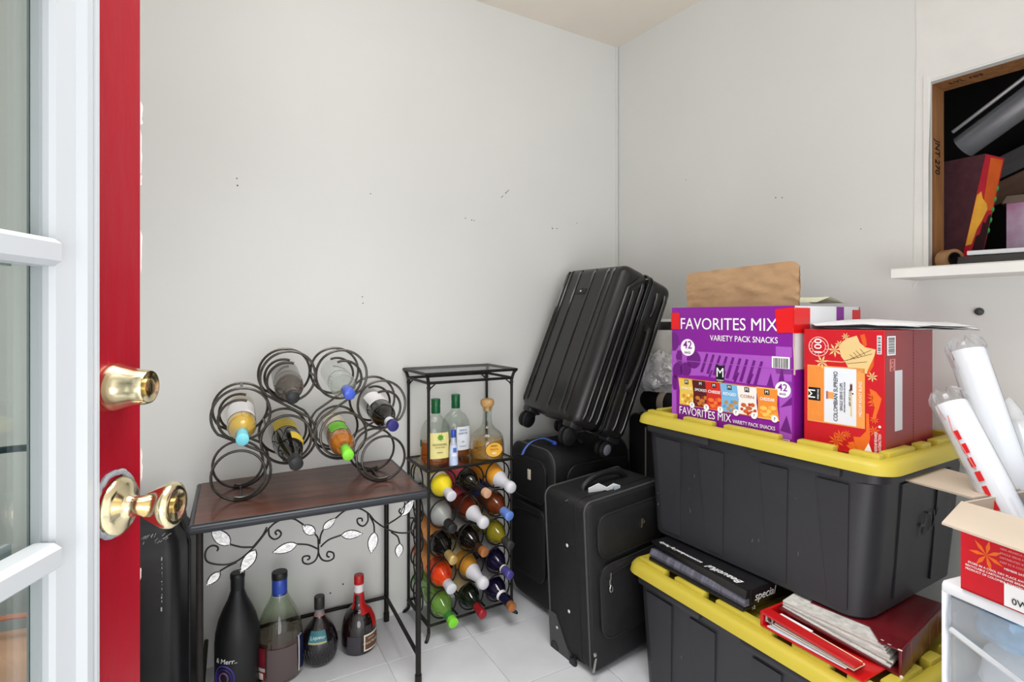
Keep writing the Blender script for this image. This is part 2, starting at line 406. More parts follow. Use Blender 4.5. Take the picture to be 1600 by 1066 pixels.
# ------------------------------------------------------------------ things glimpsed through the door glass
crook = thing('umbrella', 'dark umbrella with curved crook handle leaning on wall behind door glass', 'umbrella', (-1.23, 1.36, 0), 0)
b = B(); b.tube(smoothpts([(-.16, 0, .745), (-.15, 0, .770), (-.10, 0, .785), (-.02, 0, .796), (.035, 0, .80)], 6), .009, 10); ob('handle', b, M('dark_teal_handle', (30, 58, 66), .2), crook)
b = B(); b.tube([(-.16, 0, .745), (-.165, .03, .60), (-.17, .05, .03)], .008, 8); ob('shaft', b, steel, crook)
b = B(); b.tube([(-.165, .03, .60), (-.168, .04, .35), (-.17, .05, .06)], .028, 10, r2=.012); ob('furled_canopy', b, M('navy_cloth', (26, 34, 52), .8), crook)
bag = thing('tote_bag', 'tan leather bag on the floor behind the door glass', 'bag', (-1.09, 1.18, 0), .35)
b = B(); b.box(-.16, -.07, .0, .16, .07, .425, r=.03, seg=3); b.bm.verts.ensure_lookup_table()
ob('body', b, M('tan_leather', (206, 160, 132), .5, var=.08, vs=9), bag)
b = B(); b.tube(smoothpts([(-.09, 0, .41), (-.085, 0, .46), (0, 0, .475), (.085, 0, .46), (.09, 0, .41)], 6), .006, 8); ob('handle', b, M('tan_strap', (196, 128, 104), .5), bag)
b = B(); b.box(-.162, -.073, .01, .162, .073, .30, r=.02); ob('base_panel', b, M('pale_canvas', (200, 190, 184), .7), bag)

# ------------------------------------------------------------------ black hard case between door and table
case = thing('hard_case', 'black moulded plastic case with scuffed shoulder, standing between door and table', 'case', (-.880, 1.428, 0), .25)
W_, D_, H_ = .30, .20, .60
b = B()
def caser(z, i): return [(x, y, z) for x, y in rrect(-W_+i, i, -i, D_-i, .035)]
b.loft([caser(.02, .012), caser(.045, 0), caser(H_-.11, 0), caser(H_-.075, .006), caser(H_-.05, .02), caser(H_-.03, .022), caser(H_-.008, .026), caser(H_, .036)])
ob('shell', b, blk_plastic, case, ang=50)
b = B(); b.box(-.25, .05, H_-.004, -.06, .062, H_+.012, r=.004); b.box(-.25, .135, H_-.004, -.06, .147, H_+.012, r=.004); b.box(-.075, .05, H_-.004, -.06, .147, H_+.010, r=.004)
ob('top_ridge', b, blk_plastic, case)
b = B(); b.tube(smoothpts([(-.23, .098, H_), (-.225, .098, H_+.018), (-.17, .098, H_+.022), (-.115, .098, H_+.018), (-.11, .098, H_)], 5), .009, 8); ob('handle', b, rub, case)
b = B(); b.tube([(p[0], p[1]-.001 if p[1] < .1 else p[1]+.001, p[2]) for p in [(-W_, .045, .05), (-W_, .045, H_-.1)]], .002, 6); b.tube([(.0, .1, .05), (.001, .1, H_-.10), (-.02, .1, H_-.04)], .004, 8)
ob('seam', b, rub, case)
b = B(); b.box(-.11, .035, H_-.006, -.075, .06, H_+.01, r=.003); ob('latch', b, rub, case)
sc = B(); rnd = random.Random(5)
for i in range(40):
    x = rnd.uniform(-.17, -.03); z = H_-.062+rnd.uniform(-.012, .012)
    sc.tube([(x, .0135-(z-H_+.062)*-.35, z), (x+rnd.uniform(.004, .012), .0135-(z-H_+.062)*-.35+.001, z+rnd.uniform(.004, .011))], .0006, 4)
for i in range(14):
    z = H_-.10-.011*i+rnd.uniform(-.004, .004); sc.box(-.036+rnd.uniform(-.002, .002), -.0006, z, -.034, .001, z+rnd.uniform(.002, .007))
ob('scuffs', sc, M('scuff_grey', (170, 170, 172), .8), case, smooth=False)
b = B()
for x in (-.26, -.05):
    for y in (.04, .16): b.cyl((x, y, 0), (x, y, .025), .014, 10)
ob('feet', b, rub, case)

# ------------------------------------------------------------------ console table with leaf apron
TAB = dict(loc=(-.816, 1.384, 0), rot=.473)
TW, TD, TZ = .618, .415, .595
table = thing('console_table', 'small mahogany topped console table with black iron legs and leafy apron', 'table', TAB['loc'], TAB['rot'])
b = B(); b.box(.004, .004, TZ-.018, TW-.004, TD-.004, TZ+.0005, r=.002, seg=1); ob('table_top', b, wood, table, smooth=False)
b = B(); ins = .011
b.tube([(.0, 0, TZ-.011), (TW, 0, TZ-.011)], .0125, 12); b.tube([(TW, 0, TZ-.008), (TW, TD, TZ-.008)], .008, 12); b.tube([(TW, TD, TZ-.008), (0, TD, TZ-.008)], .008, 12); b.tube([(0, TD, TZ-.008), (0, 0, TZ-.008)], .008, 12)
for x, y in ((0, 0), (TW, 0)): b.sphere((x, y, TZ-.011), .0125)
for x, y in ((TW, TD), (0, TD)): b.sphere((x, y, TZ-.008), .008)
ob('edge_frame', b, edge_iron, table)
for x, y in ((.018, .012), (TW-.018, .012), (TW-.018, TD-.012), (.018, TD-.012)):
    b = B(); b.cyl((x, y, .0), (x, y, TZ-.014), .0085, 12); b.cyl((x, y, 0), (x, y, .03), .0105, 12); ob('leg', b, blk_iron, table)
for p, q in (((.018, TD-.012, .088), (TW-.018, TD-.012, .088)), ((.018, .012, .088), (.018, TD-.012, .088)), ((TW-.018, .012, .088), (TW-.018, TD-.012, .088))):
    b = B(); b.cyl(p, q, .0065, 10); ob('stretcher', b, blk_iron, table)
stems = [[[0.057, 0.515], [0.06, 0.52], [0.057, 0.527], [0.046, 0.531], [0.035, 0.525], [0.03, 0.51], [0.035, 0.492], [0.057, 0.48], [0.086, 0.475], [0.11, 0.482], [0.14, 0.504], [0.16, 0.526], [0.178, 0.548], [0.196, 0.564], [0.22, 0.571], [0.244, 0.567], [0.26, 0.555], [0.274, 0.542]], [[0.181, 0.553], [0.182, 0.533], [0.194, 0.52], [0.207, 0.523], [0.212, 0.533], [0.204, 0.543], [0.197, 0.538], [0.201, 0.531]], [[0.087, 0.527], [0.115, 0.514], [0.142, 0.509]], [[0.064, 0.461], [0.081, 0.469], [0.103, 0.476]], [[0.308, 0.498], [0.309, 0.463], [0.301, 0.441], [0.284, 0.434], [0.269, 0.441], [0.268, 0.456], [0.282, 0.457], [0.286, 0.45], [0.279, 0.446]], [[0.31, 0.497], [0.309, 0.463], [0.318, 0.44], [0.335, 0.432], [0.35, 0.437], [0.349, 0.452], [0.335, 0.458], [0.332, 0.447], [0.339, 0.442]], [[0.309, 0.486], [0.307, 0.504], [0.295, 0.521]], [[0.312, 0.485], [0.315, 0.508], [0.323, 0.525]], [[0.356, 0.55], [0.378, 0.566], [0.401, 0.57], [0.425, 0.566], [0.449, 0.548], [0.467, 0.524], [0.498, 0.497], [0.529, 0.479], [0.561, 0.471], [0.584, 0.475], [0.593, 0.489], [0.59, 0.506], [0.577, 0.514], [0.567, 0.506], [0.574, 0.499]], [[0.252, 0.496], [0.282, 0.488], [0.307, 0.472]], [[0.315, 0.476], [0.337, 0.492], [0.372, 0.499]], [[0.446, 0.552], [0.447, 0.527], [0.434, 0.514], [0.419, 0.523], [0.417, 0.537], [0.429, 0.537], [0.431, 0.528]], [[0.452, 0.541], [0.464, 0.515], [0.466, 0.49]], [[0.516, 0.481], [0.535, 0.465], [0.542, 0.442]], [[0.495, 0.503], [0.523, 0.514], [0.548, 0.527]],
         [[.142, .509], [.165, .535], [.176, .556]], [[.558, .565], [.555, .54], [.548, .53], [.540, .54], [.545, .548]]]
for s in stems:
    b = B(); b.tube(smoothpts([(u, .012, z) for u, z in s], 5), .0024, 7); ob('vine', b, blk_iron, table)
leaves = [[[0.087, 0.526], [0.043, 0.575]], [[0.148, 0.5], [0.112, 0.446]], [[0.064, 0.459], [0.033, 0.43]], [[0.299, 0.516], [0.266, 0.546]], [[0.322, 0.525], [0.356, 0.55]], [[0.252, 0.496], [0.19, 0.484]], [[0.372, 0.499], [0.432, 0.492]], [[0.466, 0.49], [0.456, 0.429]], [[0.542, 0.442], [0.538, 0.4]], [[0.548, 0.525], [0.587, 0.57]]]
def leaf_thing(p, q, y, wd, mat=pearl):
    p = V((p[0], 0, p[1])); q = V((q[0], 0, q[1])); ax = q-p; L_ = ax.length; ax.normalize(); n = V((-ax.z, 0, ax.x))
    out = []
    for sgn in (1, -1):
        rr = range(9) if sgn == 1 else range(8, -1, -1)
        for i in rr:
            t = i/8; hw = wd*L_*(sin(pi*t**.8)**.85)*.5*(1.0 if t < .85 else .8)
            out.append(p+ax*(L_*t)+n*(sgn*max(hw, .0004)))
    b = B(); vv = []
    b.loft([[(v.x, y-.0012, v.z) for v in out], [(v.x, y+.0012, v.z) for v in out]])
    for i in range(1, 7):                                     # embossed veins
        t = .12+.12*i; c0 = p+ax*(L_*t); hw = wd*L_*sin(pi*t**.8)**.85*.36
        for sg in (1, -1):
            e = c0+ax*(L_*.10)+n*(sg*hw); b.tube([(c0.x, y-.0016, c0.z), (e.x, y-.0016, e.z)], .0008, 4)
    b.tube([(p.x, y-.0018, p.z), (q.x, y-.0018, q.z)], .0009, 4)
    o = ob('leaf', b, mat, table, ang=30)
    b = B(); b.tube([(v.x, y, v.z) for v in out], .0017, 6, closed=True); ob('leaf_rim', b, blk_iron, o)
for (p, q), wd in zip(leaves, (.46, .46, .5, .55, .46, .40, .40, .46, .55, .42)): leaf_thing(p, q, .012, wd)
for p, q in (((.10, .565), (.085, .535)), ((.153, .582), (.15, .558)), ((.40, .575), (.41, .55))): leaf_thing(p, q, TD-.012, .6, blk_iron)

# ------------------------------------------------------------------ scroll wine rack on the table
RKZ = TZ
rack = thing('scroll_wine_rack', 'dark iron scrollwork wine rack of eight rings on the console table', 'wine rack', TAB['loc'][:2]+(RKZ,), TAB['rot'])
RR = .0785; TUBE = .0039
Fv, Bv = .150, .285
CELLS = {'a': (.115, .081), 'b': (.117, .247), 'd': (.243, .172), 'c': (.243, .350), 'e': (.395, .349), 'f': (.395, .168), 'g': (.520, .247), 'h': (.520, .081)}
def scroll(up, lo, y, mir):
    """one bent bar: loose tip inside the upper ring, out round it, across, round the lower ring and in to a second tip"""
    (ux, uz), (lx, lz) = CELLS[up], CELLS[lo]; sg = -1 if mir else 1; P = []
    for a in range(75, 581, 9):
        t = min(1, (a-75)/330); r = RR*(.66+.34*t)
        P.append((ux+sg*r*cos(RAD(a)), y-.010*(1-t), uz-RR*.10*(1-t)+r*sin(RAD(a))))
    for a in range(44, -470, -9):
        t = max(0, (-150-a)/320); r = RR*(1-.30*t)
        P.append((lx+sg*r*cos(RAD(a)), y-.010*t, lz-RR*.16*t+r*sin(RAD(a))))
    return P
for up, lo, mir in (('b', 'a', 0), ('c', 'd', 0), ('e', 'f', 1), ('g', 'h', 1)):
    for y in (Fv, Bv):
        b = B(); b.tube(scroll(up, lo, y, mir), TUBE, 8); ob('scroll', b, grey_iron, rack)
for u, z in ((CELLS['a'][0], .0045), (CELLS['h'][0], .0045), (CELLS['b'][0], .247+RR), (.180, .210), (.457, .207), (.319, .349), (.319, .170)):
    b = B(); b.cyl((u, Fv, z), (u, Bv, z), .0036, 8); ob('tie_rod', b, grey_iron, rack)

# ------------------------------------------------------------------ bottles
gl_clear = G('clear_glass', (246, 250, 247), .05)
gl_green = G('pale_green_glass', (236, 243, 232), .05)
gl_bgreen = G('bright_green_glass', (196, 228, 150), .07, .4, (150, 204, 96))
gl_olive = G('olive_glass', (190, 184, 70), .08, .5, (176, 164, 44))
gl_dark = M('dark_bottle_glass', (14, 13, 12), .06, spec=.6, coat=.6)
gl_dgreen = M('dark_green_bottle_glass', (16, 26, 16), .06, spec=.6, coat=.5)
gl_violet = M('dark_violet_bottle_glass', (20, 16, 44), .06, spec=.6, coat=.5)
gl_brown = G('amber_brown_glass', (120, 56, 20), .1, .6, (74, 34, 16))
gl_frost = G('frosted_glass', (226, 228, 226), .1, .55, (204, 206, 204), rough=.3)
gl_smoke = M('smoky_brown_bottle', (74, 68, 62), .2, spec=.5, coat=.3)
matte_blk = M('matte_black_bottle', (24, 24, 26), .45, spec=.5)
liq_gold = M('golden_wine', (222, 178, 70), .12, coat=.4, var=.06, vs=20)
liq_orange = M('orange_wine', (206, 120, 36), .12, coat=.4, var=.06, vs=20)
liq_mango = M('mango_drink', (226, 160, 56), .2, coat=.4, var=.05, vs=20)
liq_amber = G('amber_spirit', (236, 172, 96), .05, .22, (214, 124, 48))
liq_pale = G('pale_gold_spirit', (248, 220, 160), .05, .2, (232, 180, 90))
liq_cognac = G('cognac', (190, 110, 90), .05, .3, (120, 62, 54))
def wine(R=.0375, H=.300, nr=.0140, sh=.185):
    return [(0, .004), (R*.7, .001), (R*.93, 0), (R, .007), (R, sh), (R*.975, sh+.012), (R*.86, sh+.027), (R*.62, sh+.043), (nr*1.25, sh+.060), (nr, sh+.075), (nr*.95, H-.018), (nr*1.12, H-.016), (nr*1.12, H-.003), (nr*.9, H), (0, H)]
def champ(R=.0425, H=.310, nr=.0145):
    return [(0, .004), (R*.7, .001), (R*.95, 0), (R, .008), (R, .145), (R*.96, .165), (R*.80, .200), (R*.56, .235), (nr*1.15, .262), (nr, .285), (nr*1.15, .29), (nr*1.15, .300), (nr, H), (0, H)]
def rad_at(prof, z):
    for (r0, z0), (r1, z1) in zip(prof[3:], prof[4:]):
        if z0 <= z <= z1: return r0+(r1-r0)*((z-z0)/max(z1-z0, 1e-6))
    return prof[3][0]
def band(prof, z0, z1, d, n=10, extra=()):
    return [(rad_at(prof, z0+(z1-z0)*i/n)+d, z0+(z1-z0)*i/n) for i in range(n+1)]+list(extra)
def lying(label, base, dirv, prof, glass, cap=None, cap_z=None, labels=(), group=None, foil=False, liquid=None, tip=None, capname='capsule', roll=0):
    """a bottle lying in a rack: base point, direction base -> mouth"""
    d = V(dirv).normalized(); up = V((0, 0, 1)); x = (up-d*up.dot(d)).normalized(); y = d.cross(x)
    o = thing('wine_bottle', label, 'bottle', base, (0, 0, 0), group)
    o.rotation_euler = MX(((x.x, y.x, d.x), (x.y, y.y, d.y), (x.z, y.z, d.z))).to_euler()
    H = prof[-1][1]
    b = B(); b.lathe(prof, 28); ob('glass', b, glass, o, ang=60)
    if liquid:
        b = B(); b.lathe([(max(r-.0012, 0), max(z, .005)) for r, z in prof if z < H-.06]+[(0, H-.065)], 24); ob('wine', b, liquid, o, ang=60)
    if cap:
        z0 = cap_z if cap_z is not None else H-.055
        if foil:
            b = B(); nr = prof[-2][0]
            pr_ = band(prof, z0, H-.024, .0012, 10)+[(nr*1.45, H-.022), (nr*1.5, H-.010), (nr*1.3, H-.001), (nr*.8, H+.0025), (0, H+.003)]
            pr_ = [(r, z) for r, z in pr_]; b.lathe(pr_, 22)
        else:
            nr = rad_at(prof, H-.03)+.0014; b = B(); b.lathe([(nr*.95, z0), (nr, z0+.001), (nr, z0+.02), (nr*1.02, H-.018), (nr*1.08, H-.015), (nr*1.08, H+.0005), (nr*.95, H+.0022), (0, H+.0022)], 22)
        cp = ob(capname, b, cap, o, ang=50)
        if tip: b = B(); b.lathe([(nr*1.02, H-.020), (nr*1.12, H-.018), (nr*1.12, H+.002), (nr*.8, H+.0035), (0, H+.0035)], 20); ob('cap_tip', b, tip, cp)
    for z0, z1, a0, a1, mat in labels:
        b = B(); b.lathe(band(prof, z0, z1, .0006, 6), 20, None, RAD(a0), RAD(a1)); ob('label', b, mat, o)
    return o
def place(frame, u, v, z): 
    a = frame[1]; c, s = cos(a), sin(a); return V((frame[0][0]+u*c-v*s, frame[0][1]+u*s+v*c, frame[0][2]+z))
def fdir(frame, u, v, z):
    a = frame[1]; c, s = cos(a), sin(a); return V((u*c-v*s, u*s+v*c, z))
RF = (TAB['loc'], TAB['rot'])
caps = {k: M('cap_'+k, c, r, m) for k, c, r, m in (('aqua', (120, 208, 222), .35, 0), ('black', (28, 28, 30), .4, 0), ('blue', (66, 92, 196), .3, .1), ('navy', (40, 38, 110), .3, .2), ('lime', (126, 214, 52), .35, 0),
    ('white', (206, 206, 212), .4, 0), ('cork', (206, 160, 130), .7, 0), ('lblue', (112, 146, 224), .3, .1), ('gold', (196, 168, 104), .35, .5), ('bronze', (70, 46, 36), .35, .3), ('copper', (196, 128, 78), .35, .5), ('red', (152, 30, 38), .3, .2), ('violet', (84, 80, 150), .3, .2), ('green', (58, 130, 60), .3, .1), ('pgreen', (24, 96, 56), .3, .1), ('redb', (186, 26, 28), .3, 0), ('cblue', (52, 80, 178), .3, .2), ('graphite', (52, 52, 50), .5, 0))}
def lm(name, c, r=.5, var=0): return M('label_'+name, c, r, var=var, vs=40)
lab_w = lm('white', (232, 230, 232)); lab_y = lm('yellow', (226, 196, 58), .5, .1); lab_lime = lm('lime', (120, 204, 60)); lab_cream = lm('cream', (214, 204, 186), .5, .1)
GR = 'bottles lying in the scroll rack on the table'
def scroll_bottle(k, label, prof, glass, tilt, back, dz=-.024, du=.0, **kw):
    u, z = CELLS[k]; t = RAD(tilt)
    d = fdir(RF, du, -cos(t), -sin(t)); sh = .185
    base = place(RF, u-du*.16, Fv+back, RKZ+z+dz+back*math.tan(t))
    return lying(label, base, d, prof, glass, group=GR, **kw)
scroll_bottle('b', 'golden wine bottle with aqua capsule and white label, in left ring of scroll rack', wine(.0385), gl_clear, 9, .165, liquid=liq_gold, cap=caps['aqua'], cap_z=.245, labels=((.06, .17, -60, 75, lab_w),))
scroll_bottle('c', 'smoky brown swing-wire bottle with black stopper, in upper left ring of scroll rack', wine(.041, .285, .0155, .165), gl_smoke, 9, .155, cap=caps['black'], cap_z=.262, labels=())
scroll_bottle('d', 'black bottle with yellow label and black capsule, lower left centre of scroll rack', champ(.042, .30), gl_dark, 9, .150, du=.05, cap=caps['black'], cap_z=.235, labels=((.03, .10, -50, 50, lab_y), (.15, .19, -75, -5, lab_y)))
scroll_bottle('e', 'empty clear bottle with blue capsule, in upper right ring of scroll rack', wine(.0385, .29), gl_clear, 9, .160, du=.02, cap=caps['blue'], cap_z=.235)
scroll_bottle('f', 'orange wine bottle with lime green capsule and label, lower centre of scroll rack', wine(.0385, .29), gl_clear, 9, .170, liquid=liq_orange, cap=caps['lime'], cap_z=.236, labels=((.10, .165, -30, 50, lab_lime), (.02, .09, -50, 60, lab_cream)))
scroll_bottle('g', 'dark wine bottle with silver and navy capsule, in right ring of scroll rack', wine(.0385, .30), gl_dark, 9, .165, du=.03, cap=caps['white'], cap_z=.23, tip=caps['navy'], labels=((.06, .15, -60, 60, lab_w),))
for o in [o for o in bpy.data.objects if o.get('label') == 'smoky brown swing-wire bottle with black stopper, in upper left ring of scroll rack']:
    b = B(); b.tube([(.0325*cos(i*pi/9), .0325*sin(i*pi/9), .192+.004*sin(i)) for i in range(18)], .0010, 5, closed=True); b.tube(smoothpts([(0, -.032, .19), (.01, -.026, .205), (.006, -.02, .222), (-.006, -.022, .21)], 4), .001, 5)
    ob('copper_wire', b, M('copper_wire', (180, 120, 100), .4, .6), o)

# ------------------------------------------------------------------ tall iron rack with shelf and fifteen bottle rings
TR = ((-.293, 1.889, 0), .538); KW, KD, KZ1, KZ2 = .349, .212, .927, .588
trk = thing('bottle_rack', 'tall narrow black iron bottle rack with glass top and open shelf', 'bottle rack', TR[0], TR[1])
for x, y in ((.006, .006), (KW-.006, .006), (KW-.006, KD-.006), (.006, KD-.006)):
    b = B(); b.cyl((x, y, .02), (x, y, KZ1-.05), .0052, 10); xo, yo = (-.006 if x < .1 else KW+.006), (-.006 if y < .1 else KD+.006)
    b.tube(smoothpts([(x, y, KZ1-.06), (x, y, KZ1-.04), (x*.5+xo*.5, y*.5+yo*.5, KZ1-.012), (xo, yo, KZ1-.003)], 4), .0058, 10)
    b.tube(smoothpts([(x, y, .035), (x, y, .02), (xo, yo, .004), (xo*1.3-x*.3, yo*1.3-y*.3, .004)], 4), .0062, 8)
    ob('post', b, blk_iron, trk)
def railloop(z, e, r, name='rail'):
    C4 = [(-e, -e), (KW+e, -e), (KW+e, KD+e), (-e, KD+e)]
    for i in range(4):
        p, q = C4[i], C4[(i+1) % 4]; b = B(); b.cyl((*p, z), (*q, z), r, 10); b.sphere((*p, z), r, sub=1); ob(name, b, blk_iron, trk)
railloop(KZ1, .008, .0056); railloop(KZ1-.032, -.004, .0052); railloop(KZ2, -.002, .0058); railloop(.048, -.004, .0048)
b = B(); b.box(-.004, -.004, KZ1, KW+.004, KD+.004, KZ1+.005); ob('glass_top', b, G('shelf_glass', (236, 238, 238), .04, edge=.25), trk, smooth=False)
b = B(); b.box(.004, .004, KZ2-.002, KW-.004, KD-.004, KZ2+.003); ob('glass_shelf', b, G('shelf_glass2', (222, 218, 212), .08, edge=.4), trk, smooth=False)
for x, sx in ((.006, 1), (KW-.006, -1)):
    for y in (.006, KD-.006):
        b = B(); b.tube(smoothpts([(x, y, KZ1-.062), (x+sx*.008, y, KZ1-.050), (x+sx*.024, y, KZ1-.038)], 4), .0036, 8, r2=.0022); b.tube(smoothpts([(x, y, KZ1-.062), (x-sx*.004, y, KZ1-.05), (x-sx*.007, y, KZ1-.046)], 3), .0034, 6, r2=.002); ob('twig_bracket', b, blk_iron, trk)
RC = [(.0635+.111*i, .534-.1065*k) for k in range(5) for i in range(3)]
rb = None
for u, z in RC:
    for y in (.012, KD-.012):
        if rb is None:
            bb = B(); bb.tube([(.0500*cos(2*pi*i/32), 0, .0500*sin(2*pi*i/32)) for i in range(32)], .0029, 7, closed=True); rb = ob('bottle_ring', bb, blk_iron, trk, loc=(u, y, z))
        else:
            c = rb.copy(); COL.objects.link(c); c.parent = trk; c.location = (u, y, z)
for k in range(5):
    z = .534-.1065*k
    for x0, x1 in ((.006, .0135), (.1135, .1245), (.2245, .2355), (.3355, KW-.006)):
        b = B(); b.cyl((x0, .012, z), (x1, .012, z), .004, 8); ob('ring_link', b, blk_iron, trk)
    for x in (.006, KW-.006):     # side rings between front and back posts
        b = B(); b.tube([(x, KD/2+.046*cos(2*pi*i/28), z+.050*sin(2*pi*i/28)) for i in range(28)], .0027, 7, closed=True); ob('side_ring', b, blk_iron, trk)
for x in (.006, .119, .230, KW-.006):
    b = B(); b.cyl((x, .012, .054), (x, KD-.012, .054), .004, 8); ob('cross_bar', b, blk_iron, trk)
GR2 = 'bottles lying in the rings of the tall rack'
def rk(i, label, prof, glass, tilt=9.5, dz=-.012, push=0, du=0, **kw):
    u, z = RC[i]; t = RAD(tilt)
    prof = [(r, zz if zz < .03 else max(.03, zz-.016)) for r, zz in prof]
    for q in ('cap_z',):
        if q in kw: kw[q] -= .016
    base = place(TR, u-du*.18, .205-push, z+dz+.19*math.tan(t)); d = fdir(TR, du, -cos(t), -sin(t))
    return lying(label, base, d, prof, glass, group=GR2, **kw)
W = wine
lb = {k: lm(k, c, .45, v) for k, c, v in (('pink', (206, 88, 104), .1), ('floral', (214, 210, 196), .25), ('navyl', (38, 62, 140), .1), ('tan', (196, 180, 140), .12), ('greyl', (150, 148, 144), .15), ('redl', (206, 40, 30), .25), ('peach', (224, 150, 80), .3), ('silver', (178, 178, 184), .2), ('ochre', (206, 150, 50), .1))}
yel_gl = M('yellow_bottle', (232, 210, 40), .25, coat=.3, var=.04, vs=20)
red_gl = M('red_sleeve_bottle', (206, 28, 22), .2, coat=.3, var=.5, vs=34, col2=(232, 96, 34))
rk(0, 'yellow-shouldered bottle with white cap and floral sleeve, top row left of tall rack', W(.041, .285, .0145, .185), yel_gl, cap=caps['white'], cap_z=.235, labels=((.02, .14, 0, 359.9, lb['floral']), (.15, .172, 0, 359.9, lab_w)))
rk(1, 'dark bottle with black neck, bare cork and pink label, top row middle of tall rack', W(.0395, .315, .0135, .185), gl_dark, du=.12, cap=caps['black'], cap_z=.23, tip=caps['cork'], labels=((.02, .155, 0, 359.9, lb['pink']),))
rk(2, 'mango coloured bottle with white foil neck, top row right of tall rack', champ(.043), M('mango_bottle', (228, 158, 52), .15, coat=.4), du=.06, cap=caps['white'], foil=True, cap_z=.222, labels=((.03, .11, -40, 50, lb['ochre']),))
rk(3, 'frosted clear bottle with long black neck, second row left of tall rack', W(.042, .295, .0150, .180), gl_frost, cap=caps['black'], cap_z=.225, labels=((.03, .12, -70, 70, lb['greyl']),))
rk(4, 'reddish brown bottle with white foil neck, second row middle of tall rack', champ(.0425), M('red_brown_bottle', (92, 34, 20), .12, coat=.4), du=.05, cap=caps['white'], foil=True, cap_z=.222, labels=((.05, .13, -30, 60, lb['pink']),))
rk(5, 'amber brown bottle with light blue capsule, second row right of tall rack', W(.0425, .295, .0155, .18), M('amber_bottle', (96, 44, 20), .1, coat=.5, var=.3, vs=50), du=.04, cap=caps['lblue'], cap_z=.235, labels=((.02, .12, -70, 80, lb['navyl']), (.125, .165, -10, 40, lb['silver'])))
rk(6, 'black bottle with gold capsule, third row left of tall rack', W(.0395), gl_dark, cap=caps['gold'], cap_z=.24, labels=((.03, .15, -90, 90, lb['peach']),))
rk(7, 'black bottle with dark bronze capsule, third row middle of tall rack', W(.0395), gl_dark, du=.10, cap=caps['bronze'], cap_z=.24, tip=caps['copper'], labels=((.03, .15, -60, 60, lb['greyl']),))
rk(8, 'olive green bottle with graphite capsule, third row right of tall rack', W(.0395), gl_olive, du=.06, cap=caps['graphite'], cap_z=.232, labels=((.03, .15, -60, 60, lb['tan']),))
rk(9, 'red and orange sleeved bottle with white cap, fourth row left of tall rack', W(.041, .285, .0150, .185), red_gl, cap=caps['white'], cap_z=.232, labels=((.02, .13, 0, 359.9, lb['peach']),))
rk(10, 'ochre bottle with white foil neck, fourth row middle of tall rack', champ(.0425), M('ochre_bottle', (190, 134, 48), .14, coat=.4), du=.04, cap=caps['white'], foil=True, cap_z=.222, labels=((.05, .13, -30, 50, lb['tan']),))
rk(11, 'black bottle with cream ring and violet capsule, fourth row right of tall rack', W(.0395), gl_violet, du=.03, cap=caps['violet'], cap_z=.246, labels=((.04, .16, -50, 60, lb['silver']), (.236, .247, 0, 359.9, lab_cream)))
rk(12, 'bright green bottle with green capsule, bottom row left of tall rack', W(.0415, .30, .0150, .185), gl_bgreen, cap=caps['green'], cap_z=.235, tip=caps['lime'])
rk(13, 'dark green bottle with red capsule, bottom row middle of tall rack', W(.0395, .305), gl_dgreen, cap=caps['red'], cap_z=.243, labels=((.05, .16, -40, 70, lb['tan']),))
rk(14, 'violet black bottle with navy neck and copper stopper, bottom row right of tall rack', W(.0405, .315), gl_violet, du=.03, cap=M('cap_midnight', (22, 22, 52), .35), cap_z=.228, tip=caps['copper'], labels=((.04, .17, -50, 60, lb['silver']), (.222, .232, 0, 359.9, lab_w)))

# standing bottles -------------------------------------------------
def standing(label, loc, prof, glass, rot=0, group=None, sy=1, seg=40):
    o = thing('bottle', label, 'bottle', loc, rot, group)
    b = B(); b.lathe(prof, seg, sy=sy); ob('glass', b, glass, o, ang=60); return o
def fill(o, prof, mat, h, sy=1, d=.0025):
    pr_ = [(0, .006)]+[(max(r-d, .001), max(z, .006)) for r, z in prof[1:] if z < h]; r_ = rad_at(prof, h)-d
    b = B(); b.lathe(pr_+[(r_, h), (0, h)], 36, sy=sy); return ob('spirit', b, mat, o, ang=50)
def cap(o, r, z0, z1, mat, name='cap', n=22, steps=()):
    b = B(); b.lathe([(r*.97, z0), (r, z0+.001)]+[(rr*r, z) for rr, z in steps]+[(r, z1-.002), (r*.94, z1), (0, z1)], n); return ob(name, b, mat, o, ang=50)
def labelband(o, prof, z0, z1, a0, a1, mat, sy=1, d=.0007, name='label'):
    b = B(); b.lathe(band(prof, z0, z1, d, 10), 24, None, RAD(a0), RAD(a1), sy=sy); return ob(name, b, mat, o)
SH = place(TR, 0, 0, KZ2+.003)
flask = [(0, .006), (.04, .003), (.051, 0), (.055, .008), (.056, .03), (.0565, .085), (.055, .115), (.050, .140), (.038, .160), (.023, .172), (.0165, .180), (.0150, .188), (.0148, .200), (.0148, .232), (0, .232)]
GS = 'spirit bottles on the rack shelf'
